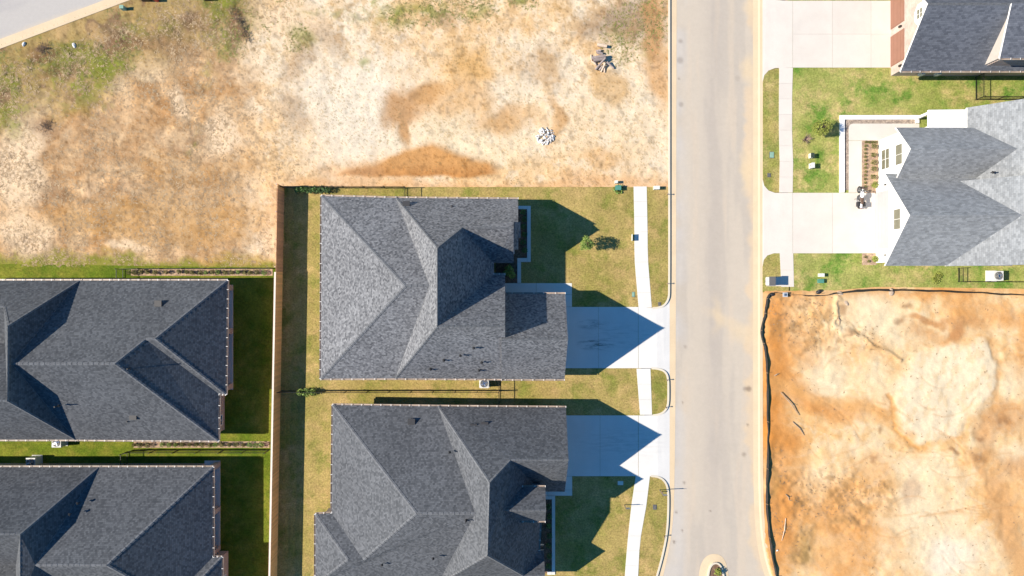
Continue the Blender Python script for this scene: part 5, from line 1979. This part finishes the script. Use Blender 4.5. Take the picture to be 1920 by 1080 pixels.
# cluster mailbox
q = P(1436.5, 527.5)
t = thing('cluster_mailbox', (q.x, q.y, .12), 'dark grey cluster mailbox on its concrete pad', 'mailbox')
MB().box((q.x, q.y, .35), (.3, .4, .5)).build('pedestal', M_MAILBOX, t)
MB().box((q.x, q.y, 1.0), (.5, .76, .86)).build('cabinet', M_MAILBOX, t)
MB().box((q.x, q.y, 1.46), (.56, .82, .06)).build('top', M_MAILBOX, t)
for i in range(2):
    for j in range(4):
        d_ = MB().box((q.x - .26, q.y - .18 + i * .36, .68 + j * .2), (.025, .33, .18)).build('mail_door', M_AC, t)
# framed panel box by the silt fence
q = P(1468, 552.5)
t = thing('permit_box', (q.x, q.y, .1), 'white framed box with blue top beside the silt fence corner', 'box')
MB().box((q.x, q.y, .3), (.1, .1, .5)).build('post', M_STAKE, t)
MB().box((q.x, q.y, .5), (.4, .4, .14)).build('case', simple('grey_case', (.4, .42, .45), .6, .1), t)
MB().box((q.x, q.y, .58), (.22, .22, .03)).build('panel', M_PANEL, t)
q = P(1533, 548)
t = thing('sandbag', (q.x, q.y, .1), 'dark sandbag heap on the silt fence', 'sandbag')
MB().ball((q.x, q.y, .2), (.26, .18, .16), 10, 6, .06, random.Random(2)).build('bag', M_BLACK, t, True)
MB().ball((q.x + .05, q.y + .12, .3), (.2, .15, .12), 10, 6, .06, random.Random(5)).build('bag', M_BLACK, t, True)
q = P(1446, 552)
t = thing('sandbag', (q.x, q.y, .1), 'dark sandbag at the silt fence corner', 'sandbag')
MB().ball((q.x, q.y, .2), (.28, .17, .15), 10, 6, .06, random.Random(3)).build('bag', M_BLACK, t, True)


# motorcycle parked before the garage (front wheel towards the top of the picture)
def motorcycle(px, py):
    q = P(px, py)
    t = thing('motorcycle', (q.x, q.y, .135), 'white and black motorcycle parked at the white garage', 'motorcycle')
    c = Vector(t.location)
    v = lambda x, y, z: c + Vector((x, y, z))
    for yy in (.72, -.68):
        w = MB().ring(v(0, yy, .32), (1, 0, 0), .25, .075, 22, 8).build('wheel', M_RUBBER, t, True)
        r = MB().ring(v(0, yy, .32), (1, 0, 0), .19, .02, 18, 5).tube(v(-.07, yy, .32), v(.07, yy, .32), .05, .05, 10)
        for k in range(8):
            a = k * math.pi / 4
            r.tube(v(0, yy, .32), v(0, yy + math.cos(a) * .19, .32 + math.sin(a) * .19), .008, .008, 5)
        r.build('rim', M_CHROME, w)
    f = MB()
    for s_ in (-1, 1):
        f.tube(v(s_ * .1, .72, .32), v(s_ * .09, .48, .95), .028, .028, 8)
        f.tube(v(s_ * .09, -.68, .32), v(s_ * .09, -.2, .45), .03, .03, 8)
    f.build('fork', M_CHROME, t, True)
    MB().ball(v(0, .0, .42), (.2, .3, .22), 12, 8).box(v(0, .02, .36), (.34, .34, .22)).build('engine', M_AC_D, t)
    MB().ball(v(0, .22, .82), (.19, .32, .15), 14, 9).build('fuel_tank', M_BIKE, t, True)
    MB().ball(v(0, -.22, .76), (.17, .28, .08), 12, 7).ball(v(0, -.5, .82), (.14, .16, .07), 12, 7).build('seat', M_LEATH, t, True)
    MB().ball(v(0, -.74, .62), (.13, .26, .09), 12, 7).build('rear_fender', M_BIKE, t, True)
    MB().ball(v(0, .74, .64), (.11, .24, .07), 12, 7).build('front_fender', M_BLACK, t, True)
    h_ = MB().tube(v(-.4, .38, 1.02), v(-.12, .5, 1.0), .018, .018, 8).tube(v(.4, .38, 1.02), v(.12, .5, 1.0), .018, .018, 8).tube(v(-.12, .5, 1.0), v(.12, .5, 1.0), .018, .018, 8)
    hb = h_.build('handlebar', M_CHROME, t, True)
    for s_ in (-1, 1):
        MB().tube(v(s_ * .41, .375, 1.02), v(s_ * .3, .42, 1.015), .026, .026, 8).build('grip', M_BLACK, hb)
        MB().tube(v(s_ * .3, .46, 1.02), v(s_ * .34, .44, 1.16), .008, .008, 6).ball(v(s_ * .34, .45, 1.18), (.07, .02, .045), 10, 6).build('mirror', M_CHROME, hb, True)
        MB().box(v(s_ * .26, -.62, .55), (.16, .42, .3)).box(v(s_ * .26, -.62, .72), (.17, .43, .04)).build('saddlebag', M_BLACK, t)
        MB().tube(v(s_ * .17, .05, .25), v(s_ * .19, -.8, .27), .04, .05, 10).build('exhaust', M_CHROME, t, True)
    MB().ball(v(0, .62, .9), (.11, .1, .11), 12, 8).build('headlamp', M_CHROME, t, True)
    ws = MB().slab([v(-.2, .6, .95), v(.2, .6, .95), v(.15, .5, 1.3), v(-.15, .5, 1.3)], (0, .012, .004)).build('windscreen', M_GLASS, t)
    fixn(ws)
    MB().box(v(0, -.98, .62), (.1, .03, .07)).build('tail_lamp', M_RED, t)
    MB().tube(v(-.12, -.05, .28), v(-.3, -.1, -.0), .014, .014, 6).build('kickstand', M_BLACK, t)
    return t


motorcycle(1606.5, 372)
